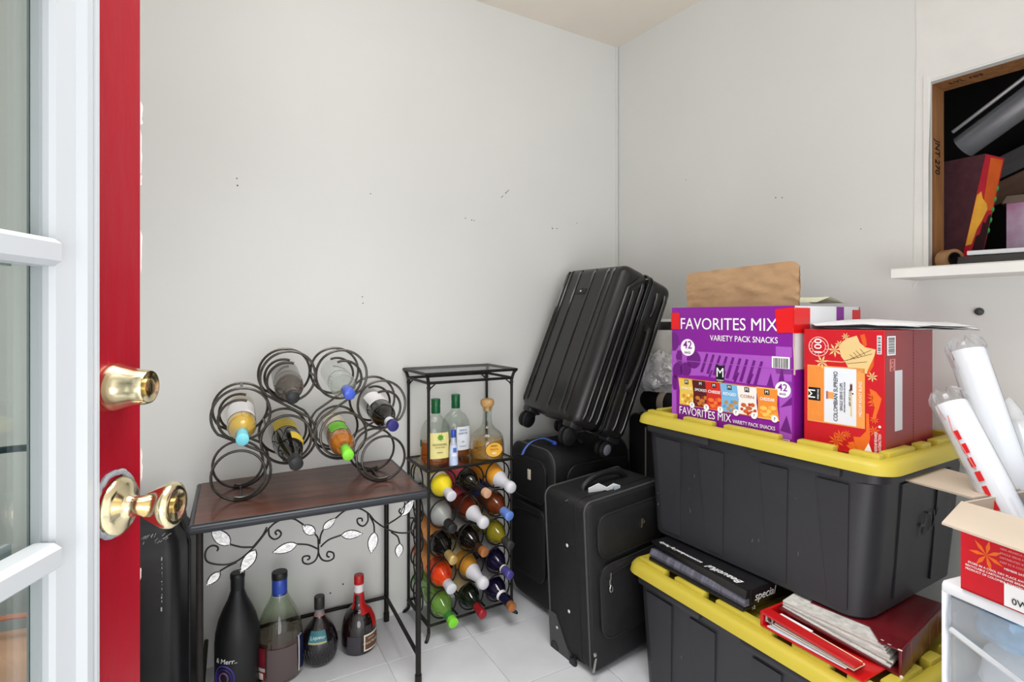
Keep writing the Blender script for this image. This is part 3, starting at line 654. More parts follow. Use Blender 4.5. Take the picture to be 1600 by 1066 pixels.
for lab, u, v, z_fill, liq, kind in (('clear flask bottle with green cap and pale yellow label, left front on rack shelf', .058, .066, .085, liq_amber, 0), ('clear flask bottle with green cap and white label, behind the mini bottle on rack shelf', .168, .132, .035, liq_amber, 1)):
    p = place(TR, u, v, KZ2+.003); o = standing(lab, p, flask, gl_clear, TR[1]-.25, GS, sy=.62)
    fill(o, flask, liq, z_fill, .62)
    cap(o, .0168, .186, .238, caps['pgreen'], steps=((1, .208), (.93, .2085), (.93, .212), (1, .2125)))
    mF = face((0, -.0355 if kind == 0 else -.0358, .07), (1, 0, 0))
    if kind == 0:
        labelband(o, flask, .028, .120, -118, -40, lm('pale_yellow', (226, 214, 140), .5, .05), .62)
        t_ = face((.012, -.0365, .0), (1, 0, .0))
        ld = decal(o, 'label_leaf', [disc(.012, .104, .009, .009)]+star(.012, .104, .014, 7, .3), lm('leafgreen', (96, 170, 40)), face((0, -.0372, 0), (1, .0, 0)))
        text(o, 'MUCHAMIEL', .0105, kprint, face((.010, -.0366, .078), (1, .02, 0)), width=.052); text(o, 'LICOR FINO', .006, kprint, face((.010, -.0366, .068), (1, .02, 0)), width=.034); text(o, 'RESERVA', .006, kprint, face((.010, -.0366, .05), (1, .02, 0)), width=.022)
        labelband(o, flask, .07, .095, -172, -155, lm('sealgreen', (30, 92, 66)), .62)
    else:
        labelband(o, flask, .030, .118, -92, -22, lm('ice_white', (226, 232, 240), .5, .03), .62)
        mm = face((.022, -.0345, 0), (1, .22, 0))
        for s_, z_, h_, wd in (('RESERVA', .106, .008, .03), ('BLANCA 700', .094, .009, .034), ('43%', .062, .008, .011), ('Fina Seleccion', .046, .006, .026)):
            text(o, s_, h_, lm('inkblue', (44, 70, 130)), face((.022, -.0352, z_), (1, .25, 0)), width=wd)
dec = [(0, .008), (.045, .004), (.058, 0), (.064, .006), (.0655, .02), (.064, .060), (.060, .080), (.048, .098), (.030, .112), (.0195, .128), (.0165, .145), (.0175, .175), (.020, .186), (.0205, .192), (0, .192)]
o = standing('squat clear decanter bottle with round cork and gold oval label, on rack shelf', place(TR, .268, .062, KZ2+.003), dec, gl_clear, TR[1]-.1, GS)
fill(o, dec, liq_pale, .072)
b = B(); b.lathe([(.014, .176), (.0155, .1925), (.021, .1935), (.0255, .199), (.0268, .208), (.0250, .218), (.018, .2225), (0, .223)], 26); ob('cork_stopper', b, M('cork_wood', (190, 150, 96), .6, var=.2, vs=30, bump=.2, bs=60), o)
b = B(); b.cyl((.001, 0, .10), (.001, 0, .17), .0018, 6); ob('pour_stem', b, gl_clear, o)
mm = face((0, -.0665, .042), (1, 0, 0), (0, .06, 1))
decal(o, 'label', [disc(0, 0, .033, .026, 32)], lm('goldoval', (226, 170, 60), .4, .06), mm, z=.0004); decal(o, 'label_rim', [disc(0, 0, .0345, .0275, 32)], kprint, mm, z=.0001)
text(o, 'ANEJO', .009, kprint, mm @ MX.Translation((0, .014, .0006))); text(o, 'Reserva', .010, lm('darkgold', (150, 96, 30)), mm @ MX.Translation((0, .002, .0006)), shear=.2); text(o, '1821', .010, wprint, mm @ MX.Translation((0, -.013, .0006)), bold=.0003)
mini = [(0, .002), (.014, .001), (.0158, 0), (.0162, .004), (.0155, .05), (.0135, .072), (.0095, .086), (.0085, .095), (.0085, .118), (0, .118)]
o = standing('miniature frosted white and blue bottle, front edge of rack shelf', place(TR, .107, .020, KZ2+.003), mini, G('mini_frost', (206, 216, 236), .1, .65, (206, 216, 236), rough=.3), TR[1], GS)
cap(o, .0098, .102, .128, caps['cblue']); labelband(o, mini, .004, .075, -160, -20, lm('icefade', (190, 206, 236), .4, .15)); labelband(o, mini, .05, .066, -120, -70, lm('goose_blue', (60, 98, 176), .4, .3)); labelband(o, mini, .036, .045, -130, -60, lab_w)

GF = 'bottles standing on the floor under the table'
mag = [(0, .012), (.045, .004), (.058, 0), (.062, .008), (.0625, .06), (.0625, .150), (.060, .180), (.052, .215), (.040, .245), (.027, .272), (.0195, .295), (.0178, .31), (.0175, .345), (0, .345)]
o = standing('tall matte black magnum bottle on floor, beneath table left leg', (-.835, 1.655, 0), mag, matte_blk, .5, GF)
cap(o, .0195, .300, .350, caps['black'], 'capsule', steps=((1, .332), (1.06, .334), (1.06, .347)))
mm = face((-.034, -.0525, .115), (.84, -.54, 0)); text(o, '& Merr..', .020, wprint, mm, bold=.0006, wrap=.0625, shear=.15)
for rr_, c_ in ((.030, (66, 52, 150)), (.022, (40, 36, 92)), (.013, (110, 76, 130))):
    b = B(); pts = []
    for i in range(28):
        a = 2*pi*i/28; th = RAD(-128)+rr_*cos(a)/.0628; pts.append((.0628*cos(th), .0628*sin(th), .066+rr_*1.2*sin(a)))
    b.tube(pts, .0024, 5, closed=True); ob('emblem', b, lm('emb%d' % int(rr_*1000), c_), o)
brandy = [(0, .01), (.05, .003), (.064, 0), (.0685, .008), (.070, .05), (.0695, .11), (.066, .145), (.058, .178), (.046, .206), (.034, .228), (.026, .246), (.0215, .262), (.0205, .275), (.0205, .318), (0, .318)]
o = standing('large clear brandy bottle with blue neck, second from left under the table', (-.7355, 1.722, 0), brandy, gl_green, .45, GF)
fill(o, brandy, liq_cognac, .125)
cap(o, .0228, .250, .302, caps['cblue'], 'neck_foil'); cap(o, .0236, .300, .321, caps['black'], 'cap'); cap(o, .0222, .2475, .2505, lab_w, 'foil_edge')
labelband(o, brandy, .02, .115, 205, 232, lm('crimson', (112, 20, 34), .5, .3)); labelband(o, brandy, .045, .056, 205, 232, lm('greyband', (170, 168, 164)), d=.0011, name='label_band'); labelband(o, brandy, .02, .04, 212, 226, lm('creamband', (200, 192, 174), .5, .4), d=.0011, name='label_band')
labelband(o, brandy, .018, .128, 318, 336, lab_w); labelband(o, brandy, .020, .126, 322, 350, lm('navyb', (24, 30, 70)), d=.0011)
labelband(o, brandy, .012, .112, 238, 312, G('label_back', (150, 110, 110), .03, .45, (128, 112, 112)), d=.0005)
globe = [(0, .006), (.03, .002), (.038, 0), (.047, .010), (.0555, .032), (.0585, .056), (.056, .080), (.046, .106), (.032, .126), (.020, .142), (.0155, .152), (.0145, .165), (.0145, .208), (0, .208)]
o = standing('globe shaped dark liqueur bottle with teal label, third from left under the table', (-.632, 1.785, 0), globe, M('dark_plum_glass', (22, 18, 22), .05, spec=.6, coat=.6), .4, GF)
cap(o, .0165, .172, .211, M('cap_wood_black', (40, 38, 34), .4, var=.2, vs=60)); labelband(o, globe, .156, .174, 0, 359.9, lm('greyfoil', (120, 118, 116), .4, .4), name='neck_label'); labelband(o, globe, .150, .156, 0, 359.9, lm('pinkband', (170, 110, 110)), name='neck_band')
labelband(o, globe, .082, .117, 228, 292, lm('teal', (62, 122, 130), .5, .2)); labelband(o, globe, .0835, .0875, 230, 290, lm('goldline', (190, 170, 110)), d=.0011, name='label_edge')
text(o, 'Liqueur', .015, lm('paleaqua', (196, 230, 232)), face((-.008, -.0455, .099), (.98, -.12, 0), (0, .55, .84)), bold=.0003, lift=.008, shear=.2, wrap=.05)
b = B()
for i in range(15):
    a = RAD(190+12*i)
    for sgn in (1, -1):
        b.tube([((rad_at(globe, z)+.0003)*cos(a+sgn*(z-.04)*6), (rad_at(globe, z)+.0003)*sin(a+sgn*(z-.04)*6), z) for z in (.014, .024, .034, .044, .054, .064)], .0011, 4)
ob('cut_facets', b, M('facet_glass', (40, 38, 40), .1, spec=.6), o)
gm = [(0, .006), (.04, .002), (.052, 0), (.0565, .007), (.058, .03), (.0575, .062), (.056, .080), (.052, .102), (.043, .122), (.030, .136), (.022, .144), (.0185, .155), (.0175, .170), (.0150, .190), (.0142, .215), (.0142, .238), (0, .238)]
o = standing('squat dark liqueur bottle with red cap and red ribbon, nearest the rack under the table', (-.523, 1.858, 0), gm, M('dark_brown_glass', (24, 12, 12), .05, spec=.6, coat=.6), .35, GF)
cap(o, .0165, .216, .246, caps['redb'], steps=((1, .222), (.94, .2225), (.94, .224), (1, .2245))); labelband(o, gm, .190, .216, 0, 359.9, lab_w, name='neck_label'); labelband(o, gm, .184, .190, 0, 359.9, lm('redband', (190, 60, 50)), name='neck_band')
labelband(o, gm, .126, .186, 276, 350, caps['redb'], d=.001, name='ribbon'); labelband(o, gm, .080, .130, 318, 352, caps['redb'], d=.0012, name='ribbon'); labelband(o, gm, .140, .184, 190, 225, caps['redb'], d=.0009, name='ribbon')
labelband(o, gm, .012, .066, 282, 372, lm('lab_cream', (232, 226, 210))); labelband(o, gm, .017, .061, 286, 368, lm('brown', (104, 70, 48), .5, .1), d=.0012, name='label_panel')
text(o, 'Grand Marnier', .012, lab_cream, face((.0365, -.0475, .039), (.79, .61, 0)), bold=.0003, shear=.25, width=.062, wrap=.058, lift=.0008)
text(o, 'ORANGE', .006, lab_cream, face((.0365, -.0475, .053), (.79, .61, 0)), width=.026, wrap=.058, lift=.0008)
labelband(o, gm, .006, .064, 226, 272, lm('dullgrey', (58, 56, 62), .6, .1))

# ------------------------------------------------------------------ suitcases
def loop_y(w_, h_, y, r, inset=0): return [(x, y, z) for x, z in rrect(inset, inset, w_-inset, h_-inset, r, 6)]
def soft_case(label, loc, rot, w_, d_, h_, fab, r=.04, pocket=True):
    o = thing('soft_suitcase', label, 'suitcase', loc, rot)
    b = B(); rings = []
    for y, i in ((0, .012), (.006, .003), (.012, 0), (d_-.012, 0), (d_-.006, .003), (d_, .012)):
        rings.append([(x, y, z) for x, z in rrect(i, i, w_-i, h_-i, max(r-i, .01), 6)])
    b.loft(rings); ob('body', b, fab, o, ang=50)
    for y in (.010, d_-.010, .052):
        b = B(); b.tube([(x, y, z) for x, z in rrect(-.0005, -.0005, w_+.0005, h_+.0005, r, 6)], .0032 if y != .052 else .0024, 6, closed=True); ob('piping', b, piping_m if y != .052 else rub, o)
    if pocket:
        for z0, z1, t in ((.10, h_*.62, .020), (h_*.66, h_-.045, .016)):
            b = B(); rings = []
            for y, i in ((0.004, 0), (-t*.7, 0), (-t, .010)):
                rings.append([(x, y, z) for x, z in rrect(.035+i, z0+i, w_-.03-i, z1-i, .045, 6)])
            b.loft(rings); p = ob('pocket', b, fab, o, ang=50)
            b = B(); b.tube([(x, -t*.72, z) for x, z in rrect(.034, z0-.001, w_-.029, z1+.001, .045, 6)], .0022, 6, closed=True); ob('pocket_piping', b, pocket_pm, p)
        b = B(); b.tube(smoothpts([(.05, -.021, h_*.56), (w_*.4, -.0235, h_*.585), (w_-.05, -.0235, h_*.60)], 6), .0026, 6); ob('zip_line', b, rub, o)
    b = B()
    for x in (.05, w_-.05): b.box(x-.03, d_*.35, -.011, x+.03, d_*.65, .006, r=.004)
    ob('feet', b, rub, o)
    return o
# medium black suitcase in front
s3 = soft_case('black fabric suitcase with white paper tag on handle, standing in front of the taller ones', (.252, 1.690, .012), (0, -.055, .60), .365, .215, .535, fabric, r=.03)
b = B(); b.tube(smoothpts([(.085, .11, .525), (.09, .11, .545), (.13, .11, .565), (.19, .11, .570), (.25, .11, .560), (.285, .11, .535), (.29, .11, .524)], 5), .0105, 10); h_ = ob('handle', b, rub, s3)
b = B(); b.box(.045, .088, .522, .10, .135, .531, r=.004); b.box(.275, .088, .522, .325, .135, .531, r=.004); ob('handle_mount', b, M('mount_black', (30, 30, 30), .4), s3)
b = B(); b.tube(smoothpts([(-.0005, .1, .52), (.03, .085, .529), (.06, .08, .533)], 4), .003, 6); ob('strap_loop', b, rub, s3)
tagp = [(.075, .07, .552), (.105, .052, .566), (.135, .045, .548), (.160, .040, .556), (.185, .036, .545)]
b = B(); b.loft([[(x, y, z), (x+.010, y+.012, z-.036), (x+.010, y+.013, z-.036), (x, y+.0012, z+.0006)] for x, y, z in tagp]); ob('paper_tag', b, paper, s3, smooth=False)
b = B(); b.box(.160, .0375, .531, .180, .0395, .548); ob('tag_print', b, M('tag_grey', (176, 186, 196), .6), s3, smooth=False)
b = B(); b.prism([(-.006, -.014), (.000, -.014), (.002, -.002), (.010, -.002), (.012, .006), (.004, .004), (.006, .014), (.0, .014)], 0, .002, face((.225, -.017, .425), (1, 0, 0))); ob('logo_badge', b, M('badge_gold', (200, 190, 160), .25, .9), s3, smooth=False)
b = B(); b.box(.062, -.026, .268, .069, -.022, .290, r=.0015); b.tube([(.066+.006*cos(a*pi/6), -.027, .262+.010*sin(a*pi/6)) for a in range(12)], .0018, 6, closed=True); b.cyl((.068, -.024, .29), (.072, -.023, .31), .0018, 6); ob('zip_pull', b, steel, s3)
b = B(); b.box(.006, -.003, .055, .016, .003, .068, r=.001); b.tube([(.008, -.005, .052), (-.012, -.012, .020)], .0022, 6); b.tube([(.012, -.005, .052), (-.008, -.014, .020)], .0022, 6); ob('zip_pull', b, steel, s3)
b = B()
for z in (.155, .375): b.sphere((-.0005, .105 if z < .3 else .10, z), .006, sub=2, sq=(.35, 1, 1))
for z, y in ((.075, .165), ): b.sphere((-.006, y, z), .005, sub=2, sq=(.35, 1, 1))
ob('rivet', b, M('rivet_pale', (206, 206, 204), .4), s3)
b = B(); b.hexa([(-.003, .10, -.012), (.03, .10, -.012), (.03, .21, -.012), (-.003, .21, -.012), (-.003, .175, .115), (.02, .175, .115), (.02, .212, .115), (-.003, .212, .115)]); ob('corner_guard', b, M('guard_grey', (62, 62, 64), .4), s3, smooth=False)
def wheel(par, p, ax, r, wd, name='wheel', hub=None):
    p = V(p); ax = V(ax).normalized(); b = B()
    q = V((0, 0, 1)).rotation_difference(ax).to_matrix().to_4x4()
    b.lathe([(r*.45, -wd/2), (r*.85, -wd/2), (r, -wd*.3), (r, wd*.3), (r*.85, wd/2), (r*.45, wd/2), (r*.4, wd*.38), (0, wd*.38)], 22, MX.Translation(p) @ q); b.lathe([(0, -wd*.38), (r*.4, -wd*.38), (r*.45, -wd/2)], 22, MX.Translation(p) @ q)
    w_ = ob(name, b, rub, par)
    b = B(); b.lathe([(0, -wd*.52), (r*.62, -wd*.52), (r*.66, -wd*.45), (r*.66, wd*.45), (r*.62, wd*.52), (0, wd*.52)], 20, MX.Translation(p) @ q); ob('hub', b, hub or blk_plastic, w_)
    return w_
wheel(s3, (.006, .185, .0), (1, 0, 0), .023, .018); wheel(s3, (.35, .185, .0), (1, 0, 0), .023, .018); wheel(s3, (-.004, .09, -.004), (1, 0, 0), .016, .012)
# tall black suitcase behind
s2 = soft_case('tall black fabric suitcase with blue ribbon, beside the bottle rack under the hard case', (-.006, 2.245, .022), (0, 0, -.99), .285, .40, .60, fabric2, r=.06)
b = B(); b.tube(smoothpts([(.08, .2, .598), (.09, .2, .612), (.15, .2, .616), (.2, .2, .612), (.21, .2, .598)], 4), .008, 8); ob('handle', b, rub, s2)
b = B(); b.box(.148, -.0185, .475, .168, -.0165, .515, r=.001); ob('logo_badge', b, M('badge_pale', (206, 196, 182), .35), s2)
rib_ = [(.175, .085, .606), (.16, .05, .622), (.14, .01, .612), (.125, -.012, .586), (.118, -.022, .560)]
b = B(); b.loft([[V(p)+V((dx, 0, dz)) for dx, dz in ((-.008, 0), (.008, .006), (.008, .0075), (-.008, .0015))] for p in smoothpts(rib_, 5)]); ob('ribbon', b, M('blue_ribbon', (86, 128, 222), .4), s2)
b = B(); b.sphere((.178, .09, .606), .013, sq=(1, .7, .8)); ob('ribbon_knot', b, M('blue_knot', (56, 84, 190), .4), s2)
sd = B()     # pocket on the right-hand side
rings = []
for x, i in ((.284, 0), (.297, 0), (.303, .01)): rings.append([(x, y, z) for y, z in rrect(.06+i, .06+i, .38-i, .545-i, .05, 6)])
sd.loft(rings); p_ = ob('side_pocket', sd, fabric2, s2, ang=50)
b = B(); b.tube([(.299, y, z) for y, z in rrect(.059, .059, .381, .546, .05, 6)], .0026, 6, closed=True); ob('pocket_piping', b, pocket_pm, p_)
wheel(s2, (.27, .03, -.002), (1, 0, 0), .02, .016); wheel(s2, (.27, .37, -.002), (1, 0, 0), .02, .016)
# hard shell spinner leaning on top
HW, HD, HH = .412, .255, .627
s1 = thing('hard_suitcase', 'ribbed black hard shell suitcase leaning on top of the fabric suitcases', 'suitcase', (.026, 2.2785, .756), (-.38, .022, -1.121))
b = B(); b.box(0, 0, 0, HW, HD*.52, HH, r=.038, seg=5); ob('front_shell', b, shell_m, s1, ang=60)
b = B(); b.box(.001, HD*.50, .001, HW-.001, HD, HH-.001, r=.038, seg=5); ob('rear_shell', b, shell_m, s1, ang=60)
for yy in (.49, .53, .565):
    b = B(); i = .002 if yy == .53 else 0; b.tube([(x, HD*yy, z) for x, z in rrect(i, i, HW-i, HH-i, .036, 6)], .0042, 6, closed=True); ob('zip_band', b, rub if yy == .53 else shell_rib, s1)
for fx in (.06, .125, .30, .545, .765, .85):
    b = B()
    for dx in (-.003, .003): b.tube([(fx*HW+dx, .0035, .030), (fx*HW+dx, -.0012, .045), (fx*HW+dx, -.0012, HH-.036), (fx*HW+dx, .006, HH-.016)], .0022, 6)
    ob('rib', b, shell_rib, s1)
for fy, z0, z1, bend in ((.17, .035, HH-.085, 1), (.285, .035, HH-.11, 0), (.405, .035, HH-.07, 0), (.72, HH*.77, HH-.075, 0), (.72, .035, HH*.28, 0), (.87, .035, HH-.07, 0)):
    b = B(); P = [(HW-.004, fy*HD, z0), (HW+.0015, fy*HD, z0+.02), (HW+.0015, fy*HD, z1)]
    P += [(HW+.0015, (fy+.16)*HD, z1+.05), (HW-.004, (fy+.2)*HD, z1+.062)] if bend else [(HW-.005, fy*HD, z1+.022)]
    b.tube(P, .0095, 10); ob('side_rib', b, shell_rib, s1)
b = B(); b.tube(smoothpts([(HW-.004, .70*HD, HH*.30), (HW+.012, .71*HD, HH*.34), (HW+.020, .72*HD, HH*.5), (HW+.012, .73*HD, HH*.66), (HW-.004, .73*HD, HH*.70)], 5), .010, 10)
for z in (.315, .685): b.box(HW-.003, .66*HD, HH*z-.012, HW+.012, .78*HD, HH*z+.012, r=.003)
ob('side_handle', b, rub, s1)
b = B(); b.box(.30*HW+.012, -.0022, HH-.125, .545*HW-.012, .001, HH-.10, r=.001); bd = ob('badge', b, rub, s1)
b = B(); b.prism(disc(0, 0, .0055, .004, 12), 0, .001, face((.43*HW-.001, -.0024, HH-.1125), (1, 0, 0))); ob('badge_emblem', b, M('emblem_silver', (226, 226, 226), .3, .5), bd)
for x in (.048, HW-.048):
    for y in (.042, HD-.042):
        if x < .1 and y > .1: dz = .026
        else: dz = 0
        b = B(); b.box(x-.030, y-.030, -.012, x+.030, y+.030, .030, r=.010); b.hexa([(x-.012, y-.012, -.045+dz), (x+.012, y-.012, -.045+dz), (x+.012, y+.012, -.045+dz), (x-.012, y+.012, -.045+dz), (x-.018, y-.018, -.008), (x+.018, y-.018, -.008), (x+.018, y+.018, -.008), (x-.018, y+.018, -.008)])
        ob('wheel_housing', b, blk_plastic, s1)
        for sgn in (-1, 1): wheel(s1, (x+sgn*.014, y-.008, -.040+dz), (1, .25, 0), .033, .015, hub=greyhub if (x > .1 and y > .1) else None)
# black upright case in the corner behind the totes, and what lies on it
s4 = soft_case('black upright bag with grey piping, half hidden in the corner behind the totes', (.487, 2.285, .02), (0, 0, -.975), .27, .15, .705, fabric2, r=.04, pocket=False)
b = B(); b.tube([(.10, -.003, .06), (.10, -.003, .66)], .003, 6); ob('front_piping', b, M('pale_piping', (140, 134, 124), .6), s4)
roll = thing('rolled_bag', 'rolled black bag with beige strap, lying behind the left end of the upper tote', 'bag', place(((.505, 2.262, 0), -.975), .125, .07, .779), (0, 0, -.975))
b = B(); b.lathe([(0, -.125), (.035, -.122), (.048, -.10), (.050, 0), (.048, .10), (.035, .122), (0, .125)], 22, MX.Rotation(pi/2, 4, 'Y')); ob('body', b, fabric2, roll)
b = B(); b.lathe([(.0505, -.016), (.0522, -.015), (.0522, .015), (.0505, .016)], 22, MX.Translation((-.005, 0, 0)) @ MX.Rotation(pi/2, 4, 'Y')); ob('strap', b, M('beige_strap', (176, 166, 150), .8), roll)
b = B(); b.lathe([(.0505, -.003), (.0518, 0), (.0505, .003)], 22, MX.Translation((.07, 0, 0)) @ MX.Rotation(pi/2, 4, 'Y')); ob('strap_edge', b, M('beige_strap', (176, 166, 150), .8), roll)
def crumple(par, name, c, sz, mat, seed, sub=4, amp=.18, flat=0):
    rnd = random.Random(seed); b = B(); g = bmesh.ops.create_icosphere(b.bm, subdivisions=sub, radius=1)['verts']
    from mathutils import noise
    for v in g:
        p = v.co.copy(); k = 1+amp*noise.noise(p*2.2+V((seed, 0, 0)))+amp*.5*abs(noise.noise(p*5+V((0, seed, 0))))
        k += .10*(.4-abs(noise.noise(p*11+V((seed, 2, 0))))); p *= k; v.co = V((c[0]+p.x*sz[0], c[1]+p.y*sz[1], c[2]+max(p.z, -.8)*sz[2]))
    return ob(name, b, mat, par, ang=35)
film = G('white_film', (250, 251, 252), .12, .85, (248, 249, 251), rough=.12)
pb = thing('plastic_bag', 'crumpled white plastic bag on the rolled bag behind the snack carton', 'bag', place(((.505, 2.262, 0), -.975), .05, .06, .826), (0, 0, -.975))
crumple(pb, 'bag_body', (0.02, 0, .064), (.105, .065, .084), film, 3, sub=5, amp=.34)
crumple(pb, 'blue_print', (-.07, -.03, .06), (.030, .03, .022), M('film_blue', (84, 122, 164), .3), 9, sub=3)
wb = thing('paper_roll_pack', 'white roll pack with black label, standing behind the plastic bag', 'pack', place(((.505, 2.262, 0), -.975), .040, .118, .727), (0, 0, -.975))
b = B(); b.lathe([(0, 0), (.05, 0), (.053, .004), (.053, .386), (.05, .39), (0, .39)], 24); ob('roll', b, M('wrap_white', (232, 231, 226), .4, var=.05, vs=30), wb)
b = B(); b.lathe([(.0534, .345), (.0538, .346), (.0538, .378), (.0534, .379)], 24); ob('label', b, kprint, wb)
text(wb, 'Mr', .04, wprint, face((0, -.0542, .362), (1, 0, 0)), wrap=.0538, width=.035); 
b = B(); b.lathe([(.0533, .175), (.0536, .176), (.0533, .177)], 24); ob('seam', b, M('seam_grey', (200, 200, 198), .6), wb)

# ------------------------------------------------------------------ storage totes
TL, TWD = .777, .52
def make_tote(label, loc, rot, group, low=False):
    o = thing('storage_tote', label, 'storage tote', loc, rot, group)
    b = B()
    b.loft([[(x, y, z) for x, y in rrect(i, k, TL-i, TWD-k, r, 6)] for z, i, k, r in ((0 if low else -.019, .070, .030, .045), (.007 if low else -.012, .062, .021, .055), (.10, .050, .020, .06), (.30, .034, .019, .055), (.305, .022, .017, .05), (.338, .020, .016, .05))])
    for t0, t1 in ((.10, .19), (.27, .345), (.47, .535), (.62, .683)):                  # pilasters on both long sides
        for fy, sg in ((lambda i: i, -1), (lambda i: TWD-i, 1)):
            b.hexa([(t0+.016, fy(.0215)+sg*.003, .0), (t1-.004, fy(.0215)+sg*.003, .0), (t1-.004, fy(.045), .012), (t0+.016, fy(.045), .012), (t0-.010, fy(.0195)+sg*.005, .292), (t1+.002, fy(.0195)+sg*.005, .292), (t1+.002, fy(.04), .292), (t0-.010, fy(.04), .292)])
    for t0, t1 in ((.13, .20), (.32, .39)):
        for fx, sg in ((lambda i: i, -1), (lambda i: TL-i, 1)):
            b.hexa([(fx(.058)+sg*.004, t0+.012, .012), (fx(.058)+sg*.004, t1-.01, .012), (fx(.075), t1-.01, .012), (fx(.075), t0+.012, .012), (fx(.036)+sg*.006, t0, .292), (fx(.036)+sg*.006, t1, .292), (fx(.05), t1, .292), (fx(.05), t0, .292)])
    ob('body', b, tote_m, o, ang=35)
    b = B()
    for t0, t1 in ((.06, .30), (.43, .67)):
        for y0, y1 in ((.006, .022), (TWD-.022, TWD-.006)): b.box(t0, y0, .305, t1, y1, .329, r=.006)
    ob('rim_grip', b, tote_m, o)
    b = B()                                                                             # lid: flared band, ledge, sunken floor
    b.loft([[(x, y, z) for x, y in rrect(i, i, TL-i, TWD-i, r, 7)] for z, i, r in ((.330, .008, .050), (.330, 0, .054), (.348, .004, .052), (.357, .011, .05), (.360, .020, .05), (.360, .034, .05), (.358, .037, .048), (.345, .041, .046), (.343, .046, .044))])
    lid = ob('lid', b, yel, o, ang=40)
    b = B()
    for x0, x1 in ((.035, .145), (.185, .292), (.332, .50), (.55, .64), (.675, .742)):
        b.box(x0, .033, .342, x1, .058, .370, r=.004); b.box(x0, TWD-.058, .342, x1, TWD-.033, .370, r=.004)
    for y0, y1 in ((.075, .20), (.235, .285), (.32, .445)):
        b.box(.033, y0, .342, .058, y1, .370, r=.004); b.box(TL-.058, y0, .342, TL-.033, y1, .370, r=.004)
    b.box(.12, .13, .340, TL-.12, TWD-.13, .3445, r=.002)
    ob('lid_ridges', b, yel, lid, ang=40)
    text(o, 'HDX', .085, tote_letter, face((TL-.0415, .285, .165), (0, 1, 0), (.105, 0, 1)), width=.095, shear=.15, lift=.001, name='embossed_lettering')
    rn = random.Random(len(label)); b = B()
    for k in range(16):
        x = rn.uniform(.08, .6); z = rn.uniform(.06, .27); yy = .0205
        b.tube([(x, yy-.0006, z), (x+rn.uniform(-.003, .003), yy-.0004, z-rn.uniform(.003, .014))], rn.uniform(.0004, .0009), 4)
    ob('scratch_pattern', b, M('scratch_grey', (120, 120, 120), .7), o, smooth=False)
    return o
GTT = 'black totes with yellow lids'
tote_lo = make_tote('lower black tote with yellow lid, standing on the floor under the binders', (.353, 1.729, 0), -1.065, GTT, low=True)
tote_up = make_tote('upper black tote with yellow lid, carrying the purple and red cartons', (.405, 1.829, .447), -1.023, GTT)

# binders squeezed between the totes (lower tote frame: u along the front, v towards the wall)
TF = ((.358, 1.72, 0), -1.065)
blackv = M('black_vinyl', (24, 24, 27), .28, var=.15, vs=30, bump=.1, bs=40)
sleeve_m = M('clear_sleeve_grey', (92, 92, 104), .2, var=.35, vs=18, stretch=(6, 1, 1))
bd = thing('black_binder', 'black binder with white script lettering on spine, squeezed between the two totes', 'binder', place(TF, .052, .048, .3712), -1.065)
BL, BD_, BH = .352, .27, .0555
b = B(); b.box(.006, -.004, 0, BL-.004, BD_, .010, r=.003); ob('lower_cover', b, blackv, bd)
b = B(); b.box(0, .012, .0475, BL, BD_, BH, r=.002); b.loft([[(0, .012+.014*sin(a), .0275+.028*cos(a)) for a in (0, .5, 1, 1.4)]+[(0, .03, .029), (0, .02, .049)], [(BL, .012-.010*sin(a), .0275+.028*cos(a)) for a in (0, .5, 1, 1.4)]+[(BL, .03, .029), (BL, .02, .049)]]) ; ob('spine', b, blackv, bd)
b = B(); b.box(.012, .012, .010, BL-.012, BD_-.01, .024, r=.002); ob('sleeve_pages', b, sleeve_m, bd)
b = B(); b.loft([[(x, .004, .010), (x, .002, .019), (x, .010, .032), (x, .03, .030), (x, .03, .010)] for x in (.004, BL-.004)]); ob('page_sleeve', b, sleeve_m, bd, smooth=False)
b = B(); b.box(BL-.003, .02, .012, BL+.002, BD_-.01, .0535, r=.001); ob('end_flap', b, blackv, bd)
spm = face((BL*.5, .0185, BH+.0004), (-1, 0, 0), (0, -1, 0))
text(bd, 'Beautiful', .030, wprint, face((BL-.085, .026, BH+.0006), (-1, 0, 0), (0, -1, 0)), width=.115, shear=.3, bold=.0005)
text(bd, 'accommodated by Family', .017, wprint, face((BL-.245, .026, BH+.0006), (-1, 0, 0), (0, -1, 0)), width=.165, shear=.3, bold=.0002)
text(bd, 'special', .030, wprint, face((BL+.0022, .075, .031), (0, 1, 0)), width=.085, shear=.25, bold=.0003)
text(bd, ': 2', .012, wprint, face((BL+.0022, .03, .006), (0, 1, 0)), bold=.0004)
rbd = thing('red_binder', 'bright red binder stuffed with papers, open edge facing out on lower tote lid', 'binder', place(TF, .463, .030, .3712), -1.065)
gred = M('glossy_red_vinyl', (186, 20, 22), .2, coat=.3, var=.05)
RL = .232
b = B(); b.box(0, 0, 0, RL+.006, .27, .004, r=.0012); ob('lower_cover', b, gred, rbd)
b = B(); b.hexa([(0, 0, .031), (RL-.01, 0, .021), (RL-.01, .030, .019), (0, .030, .031), (0, 0, .0365), (RL-.01, 0, .026), (RL-.01, .030, .024), (0, .030, .0365)]); ob('upper_cover', b, gred, rbd, smooth=False)
b = B(); b.box(-.003, 0, 0, .004, .27, .0365, r=.0015); ob('spine', b, gred, rbd)
